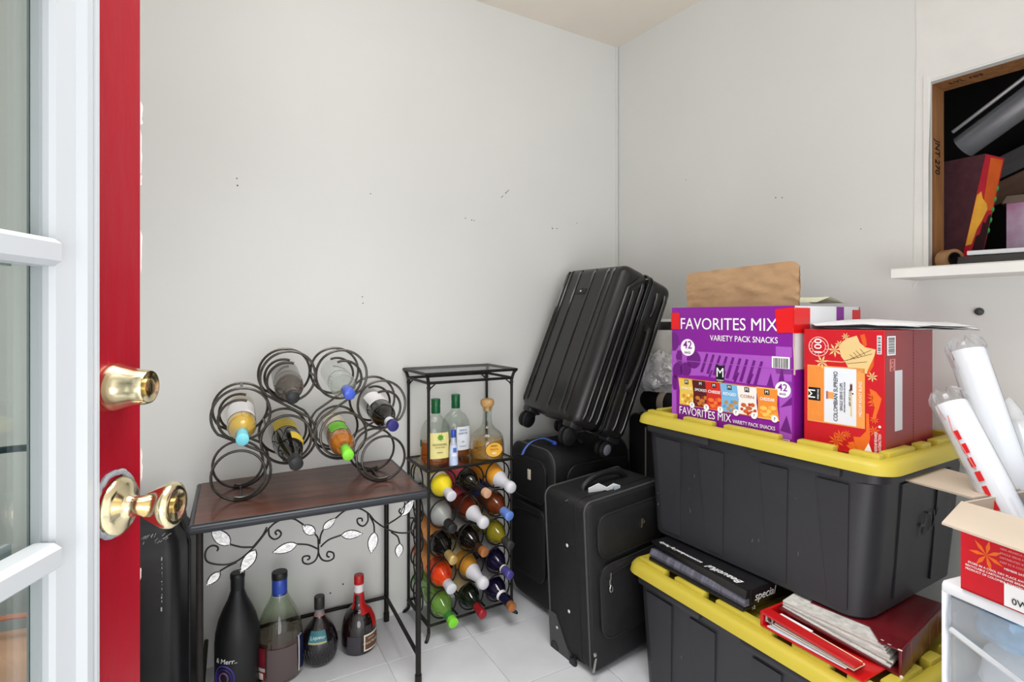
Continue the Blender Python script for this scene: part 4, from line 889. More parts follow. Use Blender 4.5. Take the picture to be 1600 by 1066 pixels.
for i, (c_, x0, x1, za, zb) in enumerate((((222, 226, 232), .014, .20, .004, .008), ((176, 190, 204), .02, .14, .009, .008), ((228, 216, 196), .024, .215, .014, .011), ((206, 196, 190), .03, .19, .020, .013), ((168, 168, 196), .05, .16, .0065, .0065), ((226, 206, 178), .05, .21, .025, .014), ((232, 232, 234), .02, .10, .03, .026))):
    b = B(); y0 = .004+.002*i; za *= .8; zb *= .85
    b.hexa([(x0, y0, za), (x1, y0, zb), (x1, .05, zb), (x0, .05, za), (x0, y0, za+.003), (x1, y0, zb+.0024), (x1, .05, zb+.0024), (x0, .05, za+.003)]); ob('papers', b, M('binder_paper%d' % i, c_, .7, var=.08, vs=40), rbd, smooth=False)
b = B(); b.tube([(.017+.007*cos(a*pi/6), .010, .021+.008*sin(a*pi/6)) for a in range(12)], .0024, 8, closed=True); b.box(.008, .006, .014, .013, .03, .029); ob('ring_clip', b, steel, rbd)
dbd = thing('dark_red_binder', 'large dark red binder with gold lined spine and thick pages, under the upper tote', 'binder', place(TF, .478, .080, .3712), -1.065+.15)
dred = M('oxblood_leather', (96, 16, 24), .3, var=.12, vs=12, coat=.25)
DL, DD = .252, .30; PT = .0572
b = B(); b.hexa([(0, -.004, .0372), (DL, 0, -.001), (DL, DD, -.001), (0, DD, .0372), (0, -.004, .0402), (DL, 0, .004), (DL, DD, .004), (0, DD, .0402)]); ob('lower_cover', b, dred, dbd, smooth=False)
b = B(); b.box(.05, .050, PT-.004, DL, DD, PT, r=.001); b.hexa([(DL-.075, .051, PT-.004), (DL-.04, .002, PT-.004), (DL, 0, PT-.004), (DL, .051, PT-.004), (DL-.075, .051, PT), (DL-.04, .002, PT), (DL, 0, PT), (DL, .051, PT)]); ob('upper_cover', b, dred, dbd)
b = B(); b.box(DL-.003, 0, -.001, DL+.004, DD, PT, r=.0025); sp = ob('spine', b, dred, dbd)
for v_ in (.055, .115, .175, .235): b = B(); b.box(DL+.0035, v_, .0, DL+.0048, v_+.0018, PT-.003); ob('gold_line', b, M('gold_line', (176, 110, 70), .4, .4), sp, smooth=False)
b = B()
for i in range(9):
    t0 = i/9; z0l, z1l = .0405+.0017*i, .0405+.0017*(i+1)-.0003; zr0, zr1 = .005+.0054*i, .005+.0054*(i+1)-.0005
    x1 = DL-.010-.012*abs(sin(i*1.7))-.03*abs(t0-.3); y0 = .006+.004*abs(sin(i*2.3))
    b.hexa([(.004, y0, z0l), (x1, y0, zr0), (x1, DD-.01, zr0), (.004, DD-.01, z0l), (.004, y0, z1l), (x1, y0, zr1), (x1, DD-.01, zr1), (.004, DD-.01, z1l)])
ob('pages', b, pages, dbd, smooth=False)
b = B()
for x, y in ((DL, .001), (DL-.02, .004), (DL-.035, .010)): b.sphere((x, y, PT-.001), .0035, sub=1, sq=(1.6, .7, .5))
b.sphere((DL+.003, 0, .001), .004, sub=1)
ob('worn_corner', b, M('worn_white', (222, 206, 200), .8), dbd)

# ------------------------------------------------------------------ snack carton on the upper tote
PW, PD, PH = .40, .364, .364
pc = thing('snack_carton', 'purple snack carton with white lettering and red tape, standing on the upper tote', 'carton', (.5176, 1.76, .792), (0, 0, -.98))
b = B(); b.box(0, 0, 0, PW, .004, PH); b.box(0, .004, 0, .004, PD, PH*.54); b.box(0, PD-.004, 0, PW, PD, PH); b.box(0, 0, 0, PW, PD, .004); b.box(PW-.004, .004, 0, PW, PD-.004, PH*.535)
ob('carton_walls', b, purple, pc, smooth=False)
b = B(); b.box(PW-.005, .006, PH*.53, PW-.001, PD-.004, PH); b.box(0.0, .004, PH*.53, .004, PD, PH)
inn = ob('white_flap', b, M('carton_white', (226, 228, 232), .6, var=.02), pc, smooth=False)
PF = face((0, 0, 0), (1, 0, 0))
def pxy(fx, fy): return (fx*PW, (1-fy)*PH)
def prect(x0, y0, x1, y1): return [pxy(x0, y1), pxy(x1, y1), pxy(x1, y0), pxy(x0, y0)]
def clip_y(poly, y0, y1): return [(x, min(max(y, y0), y1)) for x, y in poly]
decal(pc, 'violet_band', [prect(0, .33, .10, .62), prect(.05, .375, .985, .60), prect(.875, .30, .985, .5), prect(.90, .55, .985, .97), prect(0, .6, .045, .95)], violet, PF, z=.0002, th=.0001)
pl = [disc(*pxy(.02, .30), .020, .030), disc(*pxy(.055, .56), .019, .028), disc(*pxy(.135, .535), .021, .022), disc(*pxy(.21, .445), .026, .028), disc(*pxy(.07, .43), .012, .015), disc(*pxy(.03, .66), .011, .025)]
for i in range(9):
    x = .27+.055*i; pl.append([pxy(x, .545+.012*i*.6), pxy(x+.025, .55+.012*i*.6), pxy(x+.075, .39+.004*i), pxy(x+.055, .385+.004*i)])
    if i % 2: pl.append([pxy(x+.01, .60), pxy(x+.03, .60), pxy(x+.06, .52), pxy(x+.045, .52)])
pl += [[pxy(.885, .60), pxy(.94, .60), pxy(.92, .43)], [pxy(.81, .60), pxy(.86, .60), pxy(.84, .50)], [pxy(.905, .75), pxy(.985, .66), pxy(.985, .72)], [pxy(.905, .92), pxy(.95, .80), pxy(.985, .93)]]
pl = [[(max(x, .0015), y) for x, y in q] for q in pl]
decal(pc, 'plum_pattern', pl, plum, PF, z=.0004, th=.0001)
decal(pc, 'lower_panel', [[pxy(.05, .595), pxy(.30, .575), pxy(.60, .60), pxy(.90, .615), pxy(.90, .975), pxy(.05, .975)]], purple, PF, z=.0006, th=.0001)
b = B(); b.box(0, -.0012, PH*.535, PW, .0, PH*.540); ob('lid_seam', b, violet, pc, smooth=False)
text(pc, 'FAVORITES MIX', .050, wprint, face((*[PW*.485, -.0004], PH*.855), (1, 0, 0)), width=PW*.80, bold=.0006)
text(pc, 'VARIETY PACK SNACKS', .024, wprint, face((PW*.625, -.0004, PH*.742), (1, 0, 0)), width=PW*.53, bold=.0002)
decal(pc, 'count_badge', [disc(*pxy(.155, .345), .0265, .0265, 28)], wprint, PF, z=.0008)
text(pc, '42', .034, purple, face((PW*.155, -.0009, PH*.675), (1, 0, 0)), bold=.0007); text(pc, 'BAGS', .0095, purple, face((PW*.155, -.0009, PH*.61), (1, 0, 0)), bold=.0003)
decal(pc, 'barcode_print', [prect(.848, .375, .972, .465), prect(.855, .975, .97, 1.0)], wprint, PF, z=.0008); decal(pc, 'barcode', [[(x*1, y) for x, y in q] for q in bars(*pxy(.858, .458), *pxy(.962, .385))], kprint, PF, z=.0011); decal(pc, 'barcode', bars(*pxy(.86, .998), *pxy(.965, .978)), kprint, PF, z=.0011)
decal(pc, 'emblem_patch', [[pxy(.41, .475), pxy(.41, .605), pxy(.42, .615), pxy(.47, .625), pxy(.48, .615), pxy(.485, .48)]], kprint, PF, z=.0009)
text(pc, 'M', .040, wprint, face((PW*.4465, -.001, PH*.462), (1, 0, 0)), bold=.0012, width=.023); text(pc, "MEMBER'S", .0052, wprint, face((PW*.4465, -.001, PH*.402), (1, 0, 0)), bold=.0002, width=.024); text(pc, 'MARK', .0048, wprint, face((PW*.4465, -.001, PH*.386), (1, 0, 0)), bold=.0002)
BG = [((232, 196, 84), (214, 150, 40), (246, 226, 150)), ((86, 24, 30), (196, 120, 50), (140, 40, 34)), ((206, 44, 36), (236, 120, 50), (220, 80, 50)), ((120, 180, 222), (186, 140, 80), (90, 150, 206)), ((238, 232, 226), (196, 96, 50), (180, 60, 40)), ((234, 140, 50), (246, 196, 96), (240, 164, 70))]
bx = [.065, .195, .315, .445, .585, .735, .89]
for i, (c0, c1, c2) in enumerate(BG):
    x0, x1 = bx[i], bx[i]+.155; y0 = .612+.0005*i; y1 = .846+.001*i; m0 = M('bag%da' % i, c0, .4); m1 = M('bag%db' % i, c1, .4); m2 = M('bag%dc' % i, c2, .4)
    sk = .012
    q = lambda fx, fy: pxy(x0+(x1-x0)*fx+sk*fy, y0+(y1-y0)*fy)
    z = .0010+.00025*i
    d_ = decal(pc, 'bag_print', [[q(0, 0), q(.06, .5), q(0, 1), q(1, 1), q(.94, .5), q(1, 0)]], m0, PF, z=z)
    decal(pc, 'bag_print', [[q(0, 0), q(0, .035), q(1, .035), q(1, 0)], [q(0, .965), q(0, 1), q(1, 1), q(1, .965)]]+[disc(*q(fx, fy), .0068+.002*((i+k) % 3), .006, 10) for k, (fx, fy) in enumerate(((.3, .66), (.55, .74), (.75, .62), (.4, .86), (.7, .88)))], m1, PF, z=z+.0001)
    decal(pc, 'bag_print', [disc(*q(fx, fy), .005, .0045, 8) for fx, fy in ((.2, .8), (.6, .62), (.85, .8), (.5, .92))], m2, PF, z=z+.00015)
    decal(pc, 'bag_emblem', [[q(.38, .06), q(.38, .22), q(.62, .22), q(.62, .06)]], kprint, PF, z=z+.0002)
    cxy = q(.5, .14); text(pc, 'M', .013, wprint, face((cxy[0], -z-.0002, cxy[1]), (1, 0, 0)), bold=.0004, name='bag_lettering')
    cxy = q(.5, .37); text(pc, ('SNACK', 'SMOKED', 'CHEESE', 'RIDGED', 'CORN', 'CHEDDAR')[i], .012, wprint if i != 4 else M('bagtxt', (170, 90, 60), .4), face((cxy[0], -z-.0002, cxy[1]), (1, 0, 0), (.0, 0, 1)), bold=.0003, width=.042, name='bag_lettering')
    cxy = q(.80, .95); decal(pc, 'bag_number', [disc(*cxy, .0095, .0095, 18)], wprint, PF, z=.0029); text(pc, '7', .011, kprint, face((cxy[0], -.003, cxy[1]), (1, 0, 0)), name='bag_lettering')
decal(pc, 'count_badge', [disc(*pxy(.925, .615), .0215, .0215, 26)], wprint, PF, z=.0012)
text(pc, '42', .027, purple, face((PW*.925, -.0013, PH*.398), (1, 0, 0)), bold=.0006); text(pc, 'BAGS', .0075, purple, face((PW*.925, -.0013, PH*.352), (1, 0, 0)), bold=.0002)
text(pc, 'FAVORITES MIX', .034, wprint, face((PW*.31, -.0032, PH*.104), (1, 0, 0), (0, 0, 1)), width=PW*.46, bold=.0005); text(pc, 'VARIETY PACK SNACKS', .015, wprint, face((PW*.715, -.0032, PH*.088), (1, 0, 0)), width=PW*.32, bold=.0002)
b = B(); b.box(-.0008, -.0016, PH*.81, PW*.08, -.0008, PH*.955); b.box(-.0016, -.0016, PH*.81, -.0004, .03, PH*.955)
b.loft([[(PW*.87, -.0016, PH*.975), (PW*.87, -.0008, PH*.975), (PW*.885, -.0008, PH*.80), (PW*.885, -.0016, PH*.80)], [(PW+.0012, -.0016, PH*.99), (PW, -.0008, PH*.99), (PW, -.0008, PH*.805), (PW+.0012, -.0016, PH*.805)]]); b.box(PW-.0004, -.0016, PH*.80, PW+.0012, .078, PH*.985); b.box(PW-.0004, PD-.045, PH*.80, PW+.0012, PD+.001, PH*.975)
ob('red_tape', b, redtape, pc, smooth=False)
decal(pc, 'side_stripe', [[(.225, PH*.62), (.268, PH*.62), (.268, PH*.998), (.225, PH*.998)]], purple, face((PW-.0009, 0, 0), (0, 1, 0)), z=.0004)
b = B(); b.tube([(PW-.001+random.uniform(-.002, .002), .0015, z*PH) for z in (.50, .56, .62, .7, .8, .9, .985)], .0022, 6); ob('torn_edge', b, card, pc)
# kraft bag standing in the carton
kb = thing('paper_bag', 'flattened brown paper bag standing inside the purple carton', 'paper bag', place(((.5176, 1.76, .792), -.98), .008, .045, .0045), (0, 0, -.98))
from mathutils import noise
b = B(); KWB, KHB = .372, .485; rows = []
for side in (0, 1):
    g = []
    for j in range(57):
        t = j/56; row = []
        for i in range(49):
            s = i/48; x = s*KWB; top = KHB-.012*(1-s)-(.016*max(0, (s-.93)/.07)**2)-(.004*max(0, (.05-s)/.05))
            n = noise.noise(V((x*9, t*7, side*3)))*.006+(.5-abs(noise.noise(V((x*12+t*9, t*22, 5)))))*.0085+(.5-abs(noise.noise(V((x*40, t*40, 8)))))*.0036
            row.append((x+(.006 if t < .8 else 0)*0, side*.010*(1-t*.6)+n+.016*t, top*t))
        g.append(row)
    vv = [[b.bm.verts.new(V(p)) for p in r] for r in g]
    for j in range(56):
        for i in range(48): b.bm.faces.new((vv[j][i], vv[j][i+1], vv[j+1][i+1], vv[j+1][i]))
    rows.append(vv)
ob('bag_body', b, kraft, kb, ang=80)
yp = thing('tissue_paper', 'crumpled pale yellow sheet lying on the carton beside the brown bag', 'paper', place(((.5176, 1.76, .792), -.98), PW-.045, .20, PH-.001), (0, 0, -.98))
b = B(); g = [[b.bm.verts.new(V((x*.09-.045+.0, y*.17-.085, .012+.018*max(0, 1-abs(y-.45)*2.4)+.005*noise.noise(V((x*4, y*5, 1)))))) for x in (0, .25, .5, .75, 1)] for y in (0, .15, .3, .42, .55, .7, .85, 1)]
for r0, r1 in zip(g, g[1:]):
    for i in range(4): b.bm.faces.new((r0[i], r0[i+1], r1[i+1], r1[i]))
ob('sheet', b, M('pale_yellow_paper', (226, 228, 196), .7), yp, smooth=False)

# ------------------------------------------------------------------ red coffee carton
RCX, RCY, RW, RD, RH = .765, 1.426, .188, .28, .3025
rc = thing('coffee_carton', 'red coffee pod carton turned on its side, at the right end of upper tote lid', 'carton', (.7655, 1.4265, .792), (0, 0, -.977))
b = B(); b.box(0, 0, 0, RW, RD, RH, r=.0012, seg=1); ob('carton', b, redbox, rc, smooth=False)
b = B(); b.box(RW, .002, .001, RW+.0006, RD-.001, RH-.001); ob('side_panel', b, maroon, rc, smooth=False)
RFm = face((0, 0, 0), (1, 0, 0)); rx = lambda fx, fy: (min(max(fx, .004), .996)*RW, min(max(1-fy, .004), .996)*RH)
def rr_(x0, y0, x1, y1): return [rx(x0, y1), rx(x1, y1), rx(x1, y0), rx(x0, y0)]
decal(rc, 'orange_label', [rr_(.05, .305, .775, .785)], lorange, RFm, z=.0004)
decal(rc, 'white_label', [rr_(.275, .315, .675, .775)], M('label_bluewhite', (226, 231, 240), .4), RFm, z=.0006)
decal(rc, 'orange_block', [rr_(.06, .315, .265, .775)], M('orange_block', (232, 142, 62), .4, var=.06, vs=30), RFm, z=.0006)
decal(rc, 'emblem_patch', [rr_(.065, .495, .225, .605)], kprint, RFm, z=.0009)
def vtext(s_, fx, fy, size, mat, ln, bold=0, nm='lettering'): text(rc, s_, size, mat, face((fx*RW, -.0010, (1-fy)*RH), (0, 0, 1), (-1, 0, 0)), width=ln, bold=bold, name=nm)
vtext('M', .115, .55, .026, wprint, .021, .001); vtext("MEMBER'S MARK", .197, .55, .006, wprint, .026, .0002)
vtext('COLOMBIAN SUPREMO', .425, .55, .0140, kprint, .124, .0005); vtext('SINGLE SERVE CUPS', .495, .55, .0095, kprint, .068); vtext('100% ARABICA COFFEE ROASTED AND PACKED', .535, .55, .0045, kprint, .075); vtext('NET WT 2.2 LB', .60, .55, .006, kprint, .04, .0002)
vtext('MEDIUM ROAST BLEND', .725, .55, .0095, wprint, .085, .0003)
decal(rc, 'cup_picture', [rr_(.31, .52, .395, .575)], lorange, RFm, z=.0009); decal(rc, 'cup_picture', [rr_(.30, .515, .325, .58)], M('cup_lid_print', (150, 110, 130), .4), RFm, z=.0011)
decal(rc, 'roast_bar', [rr_(.605, .43, .625, .70)], cream, RFm, z=.0009); decal(rc, 'roast_bar', [rr_(.60, .44, .628, .49)], M('roast_dark', (92, 40, 34), .4), RFm, z=.0011); decal(rc, 'roast_bar', [disc(*rx(.632, .515), .002, .002, 8)], kprint, RFm, z=.0011)
ring = []
for k in range(28):
    a, a2 = 2*pi*k/28, 2*pi*(k+1)/28; c = rx(.20, .145)
    for r0, r1 in ((.0235, .0250), (.0165, .0178)): ring.append([(c[0]+r0*cos(a), c[1]+r0*sin(a)), (c[0]+r0*cos(a2), c[1]+r0*sin(a2)), (c[0]+r1*cos(a2), c[1]+r1*sin(a2)), (c[0]+r1*cos(a), c[1]+r1*sin(a))])
decal(rc, 'count_ring', ring, M('ring_pale', (246, 214, 200), .4), RFm, z=.0005); vtext('100', .20, .145, .026, wprint, .036, .0004)
for k in range(10):
    a = RAD(150+k*24); c = rx(.20, .145); text(rc, 'SINGLE CUP'[k], .0045, wprint, face((c[0]+.0207*cos(a), -.0007, c[1]+.0207*sin(a)), (cos(a-pi/2), 0, sin(a-pi/2)), (cos(a), 0, sin(a))))
decal(rc, 'pouch_print', [[rx(.46, .14), rx(.50, .10), rx(.56, .07), rx(.68, .045), rx(.715, .10), rx(.78, .135), rx(.90, .15), rx(.885, .20), rx(.83, .29), rx(.80, .345), rx(.68, .335), rx(.60, .335), rx(.54, .26), rx(.49, .22)]], cream, RFm, z=.0004)
decal(rc, 'leaf_print', [[rx(.72, .04), rx(.77, .03), rx(.79, .07), rx(.80, .12), rx(.77, .135), rx(.74, .09)], [rx(.80, .33), rx(.86, .24), rx(.885, .20), rx(.875, .28), rx(.80, .37)]], M('deep_orange_print', (220, 92, 32), .4), RFm, z=.0006)
lines = []
for p, q in (((.56, .25), (.85, .155)), ((.52, .255), (.86, .185)), ((.60, .20), (.66, .235)), ((.64, .18), (.70, .225)), ((.67, .165), (.74, .21)), ((.72, .15), (.78, .195)), ((.56, .275), (.80, .25))):
    (ax, ay), (bx_, by) = rx(*p), rx(*q); nx, ny = (ay-by), (bx_-ax); l = math.hypot(nx, ny); nx, ny = nx/l*.0005, ny/l*.0005
    lines.append([(ax-nx, ay-ny), (bx_-nx, by-ny), (bx_+nx, by+ny), (ax+nx, ay+ny)])
decal(rc, 'ink_lines', lines, M('ink_brown', (90, 40, 30), .5), RFm, z=.0007)
st = []
for fx, fy, r_ in ((.41, .17, .018), (.545, .055, .010), (.47, .12, .011), (.86, .365, .013), (.245, .275, .018)): st += star(*rx(fx, fy), r_, 7, .25)
decal(rc, 'flower_print', st, cream, RFm, z=.0008)
decal(rc, 'branch_artwork', [[rx(.25, .26), rx(.5, .262), rx(.62, .245), rx(.62, .249), rx(.5, .268), rx(.25, .267)]], cream, RFm, z=.0006)
st = []
for fx, fy, r_ in ((.88, .81-.02, .014), (.885, .70, .011), (.48, .875, .017), (.56, .85, .011), (.43, .92, .020)): st += star(*rx(fx, fy), r_, 8, .22)
decal(rc, 'flower_print', st, orange, RFm, z=.0008)
decal(rc, 'hand_print', [[rx(.83, .46), rx(.90, .48), rx(.965, .53), rx(.94, .60), rx(.89, .70), rx(.86, .69), rx(.89, .60), rx(.86, .585)], [rx(.80, .575), rx(.86, .545), rx(.87, .57)], [rx(.80, .53), rx(.87, .53), rx(.87, .55)], [rx(.80, .50), rx(.87, .515), rx(.87, .535)], [rx(.81, .60), rx(.88, .57), rx(.88, .59)], [rx(.64, .86), rx(.72, .855), rx(.79, .80), rx(.79, .66), rx(.82, .66), rx(.835, .85), rx(.80, 1.0), rx(.70, .99), rx(.66, .93)], [rx(.55, .94), rx(.60, .93), rx(.70, 1.04), rx(.66, 1.05)], [rx(.57, .915), rx(.64, .90), rx(.72, 1.0), rx(.70, 1.02)]], orange, RFm, z=.0004)
decal(rc, 'recycle_mark', [[rx(.77, .955), rx(.86, .96), rx(.82, .89)], [rx(.73, .98), rx(.87, .985), rx(.87, 1.0), rx(.73, 1.0)]], wprint, RFm, z=.0008)
vtext('MEMBERSHIP REWARDS', .905, .885, .0085, wprint, .055, .0002); vtext('100% SATISFACTION', .95, .895, .0085, wprint, .052, .0002)
decal(rc, 'white_dot', [disc(*rx(.945, .75), .003, .003, 12)], wprint, RFm, z=.0008)
RS = face((RW+.0006, 0, 0), (0, 1, 0)); sy_ = lambda f, g: (f*RD, (1-g)*RH)
def sr(x0, y0, x1, y1): return [sy_(x0, y1), sy_(x1, y1), sy_(x1, y0), sy_(x0, y0)]
decal(rc, 'barcode_print', [sr(.04, .045, .20, .195)], wprint, RS, z=.0004); decal(rc, 'barcode', bars(*sy_(.06, .185), *sy_(.18, .055), 14, False), kprint, RS, z=.0007)
decal(rc, 'barcode_print', [rr_(.915, .04, .965, .185)], wprint, RFm, z=.0004); decal(rc, 'barcode', bars(*rx(.922, .18), *rx(.958, .045), 12, False), kprint, RFm, z=.0007)
decal(rc, 'white_strip', [sr(.185, .32, .335, .80)], M('strip_white', (224, 226, 232), .4), RS, z=.0004)
decal(rc, 'pale_mark', [sr(.085, .225, .195, .32)], M('mark_pink', (206, 130, 128), .4), RS, z=.0004)
text(rc, 'R43', .018, maroon, face((RW+.0011, RD*.14, RH*.727), (0, 0, 1), (0, -1, 0)))
b = B()
for k in range(40): b.box(RW+.0004, RD*.565, RH*(k+.15)/40, RW+.0012, RD*.570, RH*(k+.8)/40)
ob('perforation', b, M('perforation', (84, 14, 22), .6), rc, smooth=False)
# envelopes lying on the red carton
for k, (dx, dy, rz, lab, tn_) in enumerate(((0, 0, -.50, 'white envelope overhanging the red carton, lowest of three sheets', 0), (.012, .008, -.60, 'white folded letter between two other sheets on the red carton', 1), (-.012, .014, -.42, 'creased white sheet lying topmost on the red carton', 2))):
    e = thing('envelope', lab, 'paper', (.990+dx, 1.402+dy, 1.0955+.0030*k), (0, 0, rz), 'papers on the red carton')
    b = B(); g = []
    for j in range(8):
        row = []
        for i in range(12):
            x = -.150+.30*i/11-.012*k*(i == 0); y = -.105+.21*j/7; z = .0012+.0016*noise.noise(V((x*20, y*20, k*7)))+(.022+.01*k)*(y+.105)+(.004*sin(x*22+k) if k else 0)+.002*k*(k == 2)
            if j == 0 and k == 2 and 3 < i < 8: z -= .006; y -= .008
            row.append((x, y, z))
        g.append(row)
    for dz in (0, .0012):
        vv = [[b.bm.verts.new(V((p[0], p[1], p[2]+dz))) for p in r] for r in g]
        for j in range(7):
            for i in range(11): b.bm.faces.new((vv[j][i], vv[j][i+1], vv[j+1][i+1], vv[j+1][i]))
    ob('sheet', b, paper, e, smooth=False)

# ------------------------------------------------------------------ right: drawer unit, opened red carton with cup sleeves
DRZ = -1.22; DF = ((.803, 1.018, 0), DRZ); DWW, DDD, DHH = .36, .38, .635
du_ = thing('drawer_unit', 'white plastic drawer unit with see-through drawers under the opened red carton', 'drawer unit', DF[0], (0, 0, DRZ))
wplast = M('white_drawer_plastic', (232, 234, 238), .4)
clr = G('drawer_plastic', (246, 248, 250), .05, .16, (232, 236, 240), rough=.12, edge=.4)
b = B(); b.box(0, 0, DHH-.018, DWW, DDD, DHH, r=.005); b.box(0, -.001, DHH-.022, DWW, .02, DHH-.004, r=.004); ob('top', b, wplast, du_)
for z in (.0, .205, .41):
    b = B(); b.box(0, 0, z, DWW, DDD, z+.014, r=.003); ob('shelf', b, wplast, du_)
b = B()
for x in (0, DWW-.012): b.box(x+(.005 if x else 0), 0, 0, x+(.012 if x else .007), .018, DHH-.018, r=.002); b.box(x, DDD-.02, 0, x+.012, DDD, DHH-.018, r=.002)
ob('uprights', b, wplast, du_)
b = B(); b.box(.002, .02, .014, .005, DDD-.02, DHH-.018); b.box(DWW-.005, .02, .014, DWW-.002, DDD-.02, DHH-.018); b.box(.01, DDD-.006, .014, DWW-.01, DDD-.003, DHH-.018); ob('side_panels', b, clr, du_, smooth=False)
for z in (.016, .221, .426):
    b = B(); h_ = .182; x0, x1 = .014, DWW-.014
    b.loft([[(x, y, zz) for y, zz in ((.004, z+h_), (-.004, z+h_-.04), (.004, z+h_-.075), (.0, z+.03), (.008, z), (.012, z), (.004, z+.03), (.008, z+h_-.075), (.0, z+h_-.04), (.008, z+h_))] for x in (x0, x1)]); dr = ob('drawer', b, clr, du_, smooth=False)
    b = B(); b.box(x0+.002, .012, z, x1-.002, DDD-.02, z+.003); b.box(x0, .012, z, x0+.003, DDD-.02, z+h_-.03); b.box(x1-.003, .012, z, x1, DDD-.02, z+h_-.03); b.box(x0, DDD-.022, z, x1, DDD-.019, z+h_-.03); ob('drawer_tray', b, clr, dr, smooth=False)
    b = B(); P = smoothpts([(x0+.005, -.004, z+h_-.055), (.10, -.010, z+h_-.075), (.155, -.016, z+h_-.085), (.17, -.020, z+h_-.068), (.205, -.020, z+h_-.068), (.22, -.016, z+h_-.085), (.27, -.010, z+h_-.075), (x1-.005, -.004, z+h_-.055)], 4)
    b.tube(P, .0055, 8); ob('pull_lip', b, G('lip_plastic', (236, 240, 244), .1, .6, (232, 236, 240), rough=.2), dr)
b = B(); b.cyl((.022, .03, DHH-.001), (.022, .03, DHH+.0008), .004, 12); ob('peg_hole', b, M('peg_grey', (140, 142, 150), .5), du_)
foil = M('foil_wrap', (206, 214, 222), .25, .5, var=.25, vs=30, bump=.5, bs=40)
for lab, x, y, z, sz, mt, sd_ in (('shiny blue and silver packet inside the top drawer, near its left end', .075, .060, .505, (.050, .032, .035), M('blue_packet', (120, 176, 214), .3, .2, var=.35, vs=25, bump=.4, bs=40), 2),
    ('white paper bundle inside the top drawer, filling its left half', .085, .085, .47, (.06, .055, .062), M('bundle_white', (226, 228, 230), .6, bump=.4, bs=30), 4), ('green and white packet inside the top drawer, right of the bundle', .20, .09, .48, (.045, .06, .05), M('packet_green', (96, 160, 140), .5, var=.4, vs=12, col2=(226, 230, 230)), 6),
    ('silvery bundle inside the second drawer of the white unit', .15, .16, .275, (.10, .11, .05), foil, 8)):
    t = thing('packet', lab, 'packet', place(DF, x, y, z-sz[2]*.8-.004 if z > .3 else .262), (0, 0, DRZ), 'packets inside the drawers')
    t.location = place(DF, x, y, .430+(.0 if sd_ != 2 else .108) if z > .3 else .225); crumple(t, 'wrapper', (0, 0, sz[2]*.82), sz, mt, sd_, sub=3)
# opened red carton
OF = ((.8116, .984, DHH+.001), DRZ); OW, OD, OH = .30, .25, .154
oc = thing('opened_carton', 'red carton with open cardboard flaps holding cup sleeves, on the drawer unit', 'carton', OF[0], (0, 0, DRZ))
b = B(); b.box(0, 0, 0, OW, .003, OH); b.box(0, OD-.003, 0, OW, OD, OH); b.box(0, .003, 0, .003, OD-.003, OH); b.box(OW-.003, .003, 0, OW, OD-.003, OH); b.box(0, 0, 0, OW, OD, .003); ob('carton_walls', b, redbox, oc, smooth=False)
b = B(); b.loft([[(x, y, z) for x, y in ((.0031, .0031), (OW-.0031, .0031), (OW-.0031, OD-.0031), (.0031, OD-.0031))] for z in (.004, OH+.0005)], caps=False)
b.box(0, OD-.004, OH-.03, OW, OD+.0006, OH+.001); b.box(-.0006, .004, OH-.03, .004, OD, OH+.001); ob('inner_lining', b, card, oc, smooth=False)
b = B(); b.hexa([(.056, -.1425, OH), (OW+.004, -.142, OH-.006), (OW, .002, OH), (0, .002, OH), (.056, -.1425, OH+.0035), (OW+.004, -.142, OH-.0025), (OW, .002, OH+.0035), (0, .002, OH+.0035)]); ob('front_flap', b, card, oc, smooth=False)
def loc_of(p): 
    c, s = cos(-DRZ), sin(-DRZ); x, y = p[0]-OF[0][0], p[1]-OF[0][1]; return (x*c-y*s, x*s+y*c, p[2]-OF[0][2])
fl = [(.853, 1.006, .789), (.886, 1.226, .757), (1.045, 1.325, .757), (.985, 1.055, .7895)]
b = B(); b.hexa([loc_of(p) for p in fl]+[loc_of((p[0], p[1], p[2]+.0035)) for p in fl]); ob('side_flap', b, card, oc, smooth=False)
OFm = face((0, 0, 0), (1, 0, 0)); 
decal(oc, 'flower_print', star(.040, .076, .027, 7, .22, .5), orange, OFm, z=.0004)
for k in range(4): text(oc, ('100% ARABICA GROUND COFFEE', 'SINGLE SERVE PODS', 'DISTRIBUTED BY', 'KEEP IN A COOL DRY PLACE')[k], .0048, M('print_pink', (230, 150, 150), .4), face((.060, -.0005, .096-.0075*k), (1, 0, 0)), align='LEFT')
text(oc, 'MEMBER SATISFACTION', .005, wprint, face((.066, -.0005, .064), (1, 0, 0)), align='LEFT')
for k in range(3): text(oc, ('STORE IN A COOL DRY PLACE AWAY FROM SUNLIGHT', 'RECYCLABLE CARTON PLEASE BREAK DOWN FLAT', 'PRODUCT OF COLOMBIA ROASTED AND PACKED')[k], .0052, wprint, face((.008+.004*(k == 0), -.0005, .053-.0062*k), (1, 0, 0)), align='LEFT', bold=.0002)
decal(oc, 'white_label', [[(.066, .002), (.16, .002), (.16, .040), (.066, .040)]], wprint, OFm, z=.0004); text(oc, '0WEM0', .015, kprint, face((.077, -.0009, .014), (1, 0, 0)), align='LEFT')
